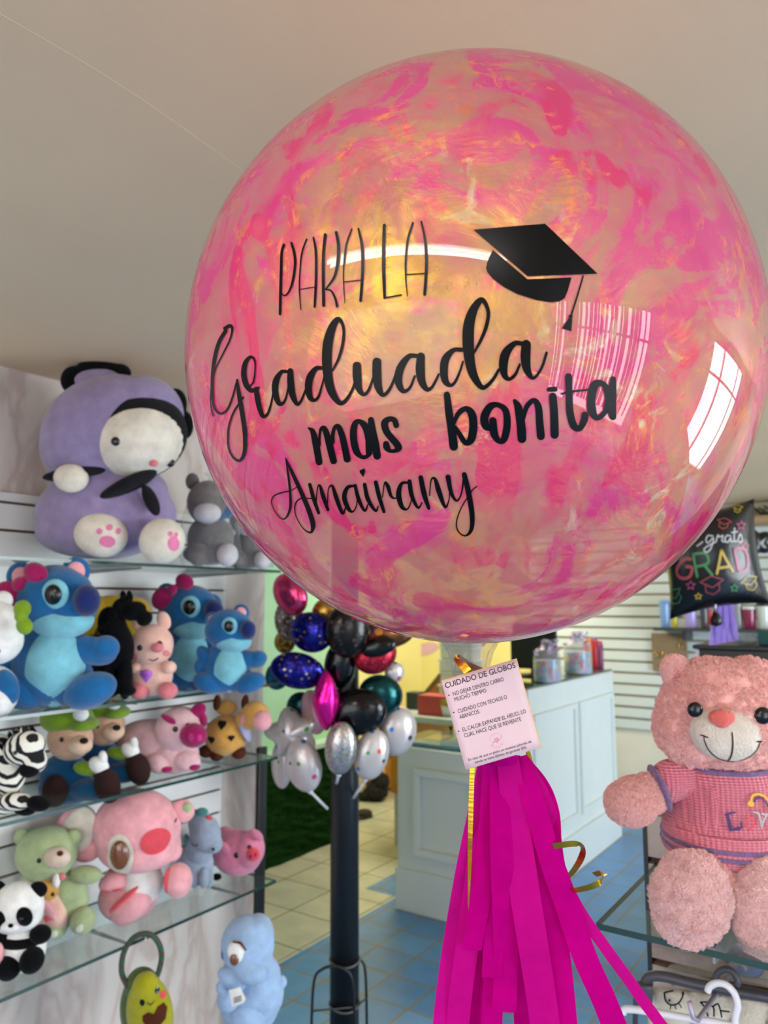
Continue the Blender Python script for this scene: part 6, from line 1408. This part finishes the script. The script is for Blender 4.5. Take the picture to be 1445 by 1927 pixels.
for i in range(50):
    c = Vector((x_ + random.uniform(-.04, .04), 4.16 + random.uniform(-.03, .03), 0.835 + random.uniform(0, .04))); d_ = Vector((random.uniform(-1, 1), random.uniform(-1, 1), random.uniform(.2, 1))).normalized() * .016; s_ = d_.orthogonal().normalized() * .005
    bm.faces.new([bm.verts.new(v) for v in (c - d_, c + s_, c + d_, c - s_)])
link('sprig', bm, pmat('yellow_green', (190, 190, 50), rough=0.6), bp_, smooth=False)
TUB = clear_mat('tub_plastic', (0.80, 0.86, 0.84), 0.12, 0.8, (236, 242, 238)); 
tx = dz(868, 4.45).x; z0 = 0.7705
tl = ['bottom', 'second', 'third', 'fourth', 'fifth', 'topmost']
for i in range(6):
    root = empty('storage_tub', (tx, 4.45, z0), 'translucent white storage tub, %s of its stack on the back desk' % tl[i], 'tub', 'stacked storage tubs')
    w_ = 0.115 + 0.008 * (i % 2); bm = B(); r_ = 0.07
    box(bm, (tx - w_, 4.38, z0), (tx + w_, 4.52, z0 + 0.066), 0.012); link('tub', bm, TUB, root, smooth=False)
    bm = B(); box(bm, (tx - w_ - 0.008, 4.372, z0 + 0.0665), (tx + w_ + 0.008, 4.528, z0 + 0.080), 0.004); link('lid', bm, pmat('tub_lid', (236, 240, 236), rough=0.4), root, smooth=False)
    z0 += 0.0805
slab('yellow_parcel', 'yellow parcel on the tub stack', 'parcel', (tx - 0.08, 4.39, z0), (tx + 0.06, 4.5, z0 + 0.03), pmat('yellow_wrap', (236, 190, 70), rough=0.5)); 
slab('dark_parcel', 'mauve and grey bundle on the yellow parcel', 'parcel', (tx - 0.10, 4.39, z0 + 0.0305), (tx + 0.07, 4.5, z0 + 0.10), pmat('mauve_bundle', (130, 100, 112), rough=0.7, var=0.5, vscale=30), bev=0.02)
# leaning brown board before the yellow wall
a_ = ony(848, 1250, 4.9); b2 = ony(792, 1318, 4.9); lb = empty('leaning_board', (b2.x, 4.9, 0), 'slanted brown wooden board leaning behind the tubs', 'board')
bm = B(); dr = (a_ - b2).normalized(); nn = Vector((dr.z, 0, -dr.x)); lo = b2 - dr * (b2.z / dr.z); hi_ = a_ + dr * 0.3
lo.z = 0.02
obox(bm, (lo + hi_) / 2 + nn * 0.055, dr * ((hi_ - lo).length / 2), nn * 0.05, Y * 0.015, 0.004); link('plank', bm, pmat('brown_wood', (150, 92, 50), rough=0.6, var=0.2, vscale=5), lb, smooth=False)
bm = B(); obox(bm, (lo + hi_) / 2, dr * ((hi_ - lo).length / 2), nn * 0.012, Y * 0.02, 0.003); link('dark_edge', bm, pmat('dark_wood', (90, 76, 30), rough=0.6), lb, smooth=False)
# ochre chest and black chair far behind, slippers
oc = empty('wooden_chest', (-2.95, 4.95, 0), 'ochre wooden chest on the floor by the back wall', 'chest')
p0 = onz(755, 1496, 0); p1 = onz(655, 1496, 0)
bm = B(); box(bm, (p0.x - 0.45, p0.y + 0.05, 0.02), (p0.x + 0.02, p0.y + 0.30, 0.50), 0.01); link('body', bm, pmat('ochre_wood', (216, 146, 54), rough=0.5, var=0.1), oc, smooth=False)
bm = B(); box(bm, (p0.x - 0.47, p0.y + 0.03, 0.50), (p0.x + 0.04, p0.y + 0.32, 0.54), 0.01); link('lid', bm, pmat('ochre_wood', (216, 146, 54), rough=0.5, var=0.1), oc, smooth=False)
bb = empty('cloth_bundle', onz(706, 1508, 0), 'black cloth bundle on the floor in front of the ochre chest', 'bundle')
bm = B(); c = onz(708, 1506, 0)
for dx, dz_, r_, h_ in ((0, 0.06, 0.09, 0.062), (0.03, 0.13, 0.07, 0.07), (-0.08, 0.03, 0.06, 0.03)): ellm(bm, Matrix.Translation(c + RT * dx + Vector((0, 0, dz_))) @ Matrix.Diagonal((r_, r_, h_, 1)), 24, 16)
o = link('cloth', bm, pmat('black_cloth', (22, 20, 20), rough=0.9), bb); md = o.modifiers.new('u', 'REMESH'); md.mode = 'VOXEL'; md.voxel_size = 0.012; md.use_smooth_shade = True
tx_ = bpy.data.textures['fur_clumps'] if 'fur_clumps' in bpy.data.textures else bpy.data.textures.new('fur_clumps', 'CLOUDS'); dm = o.modifiers.new('f', 'DISPLACE'); dm.texture = tx_; dm.strength = 0.03
sl = empty('slipper', onz(668, 1543, 0), 'dark brown slipper on the floor right of the pole', 'slipper')
c = onz(672, 1541, 0); bm = B(); ellm(bm, Matrix.Translation(c + Vector((0, 0, 0.012))) @ Matrix.Rotation(R(60), 4, 'Z') @ Matrix.Diagonal((0.12, 0.045, 0.012, 1)), 28, 12); link('sole', bm, pmat('slipper_brown', (74, 60, 40), rough=0.8), sl)
bm = B(); ellm(bm, Matrix.Translation(c + Matrix.Rotation(R(60), 3, 'Z') @ Vector((0.05, 0, 0)) + Vector((0, 0, 0.03))) @ Matrix.Rotation(R(60), 4, 'Z') @ Matrix.Diagonal((0.06, 0.046, 0.03, 1)), 24, 12); link('upper', bm, pmat('slipper_dark', (50, 40, 30), rough=0.8), sl)
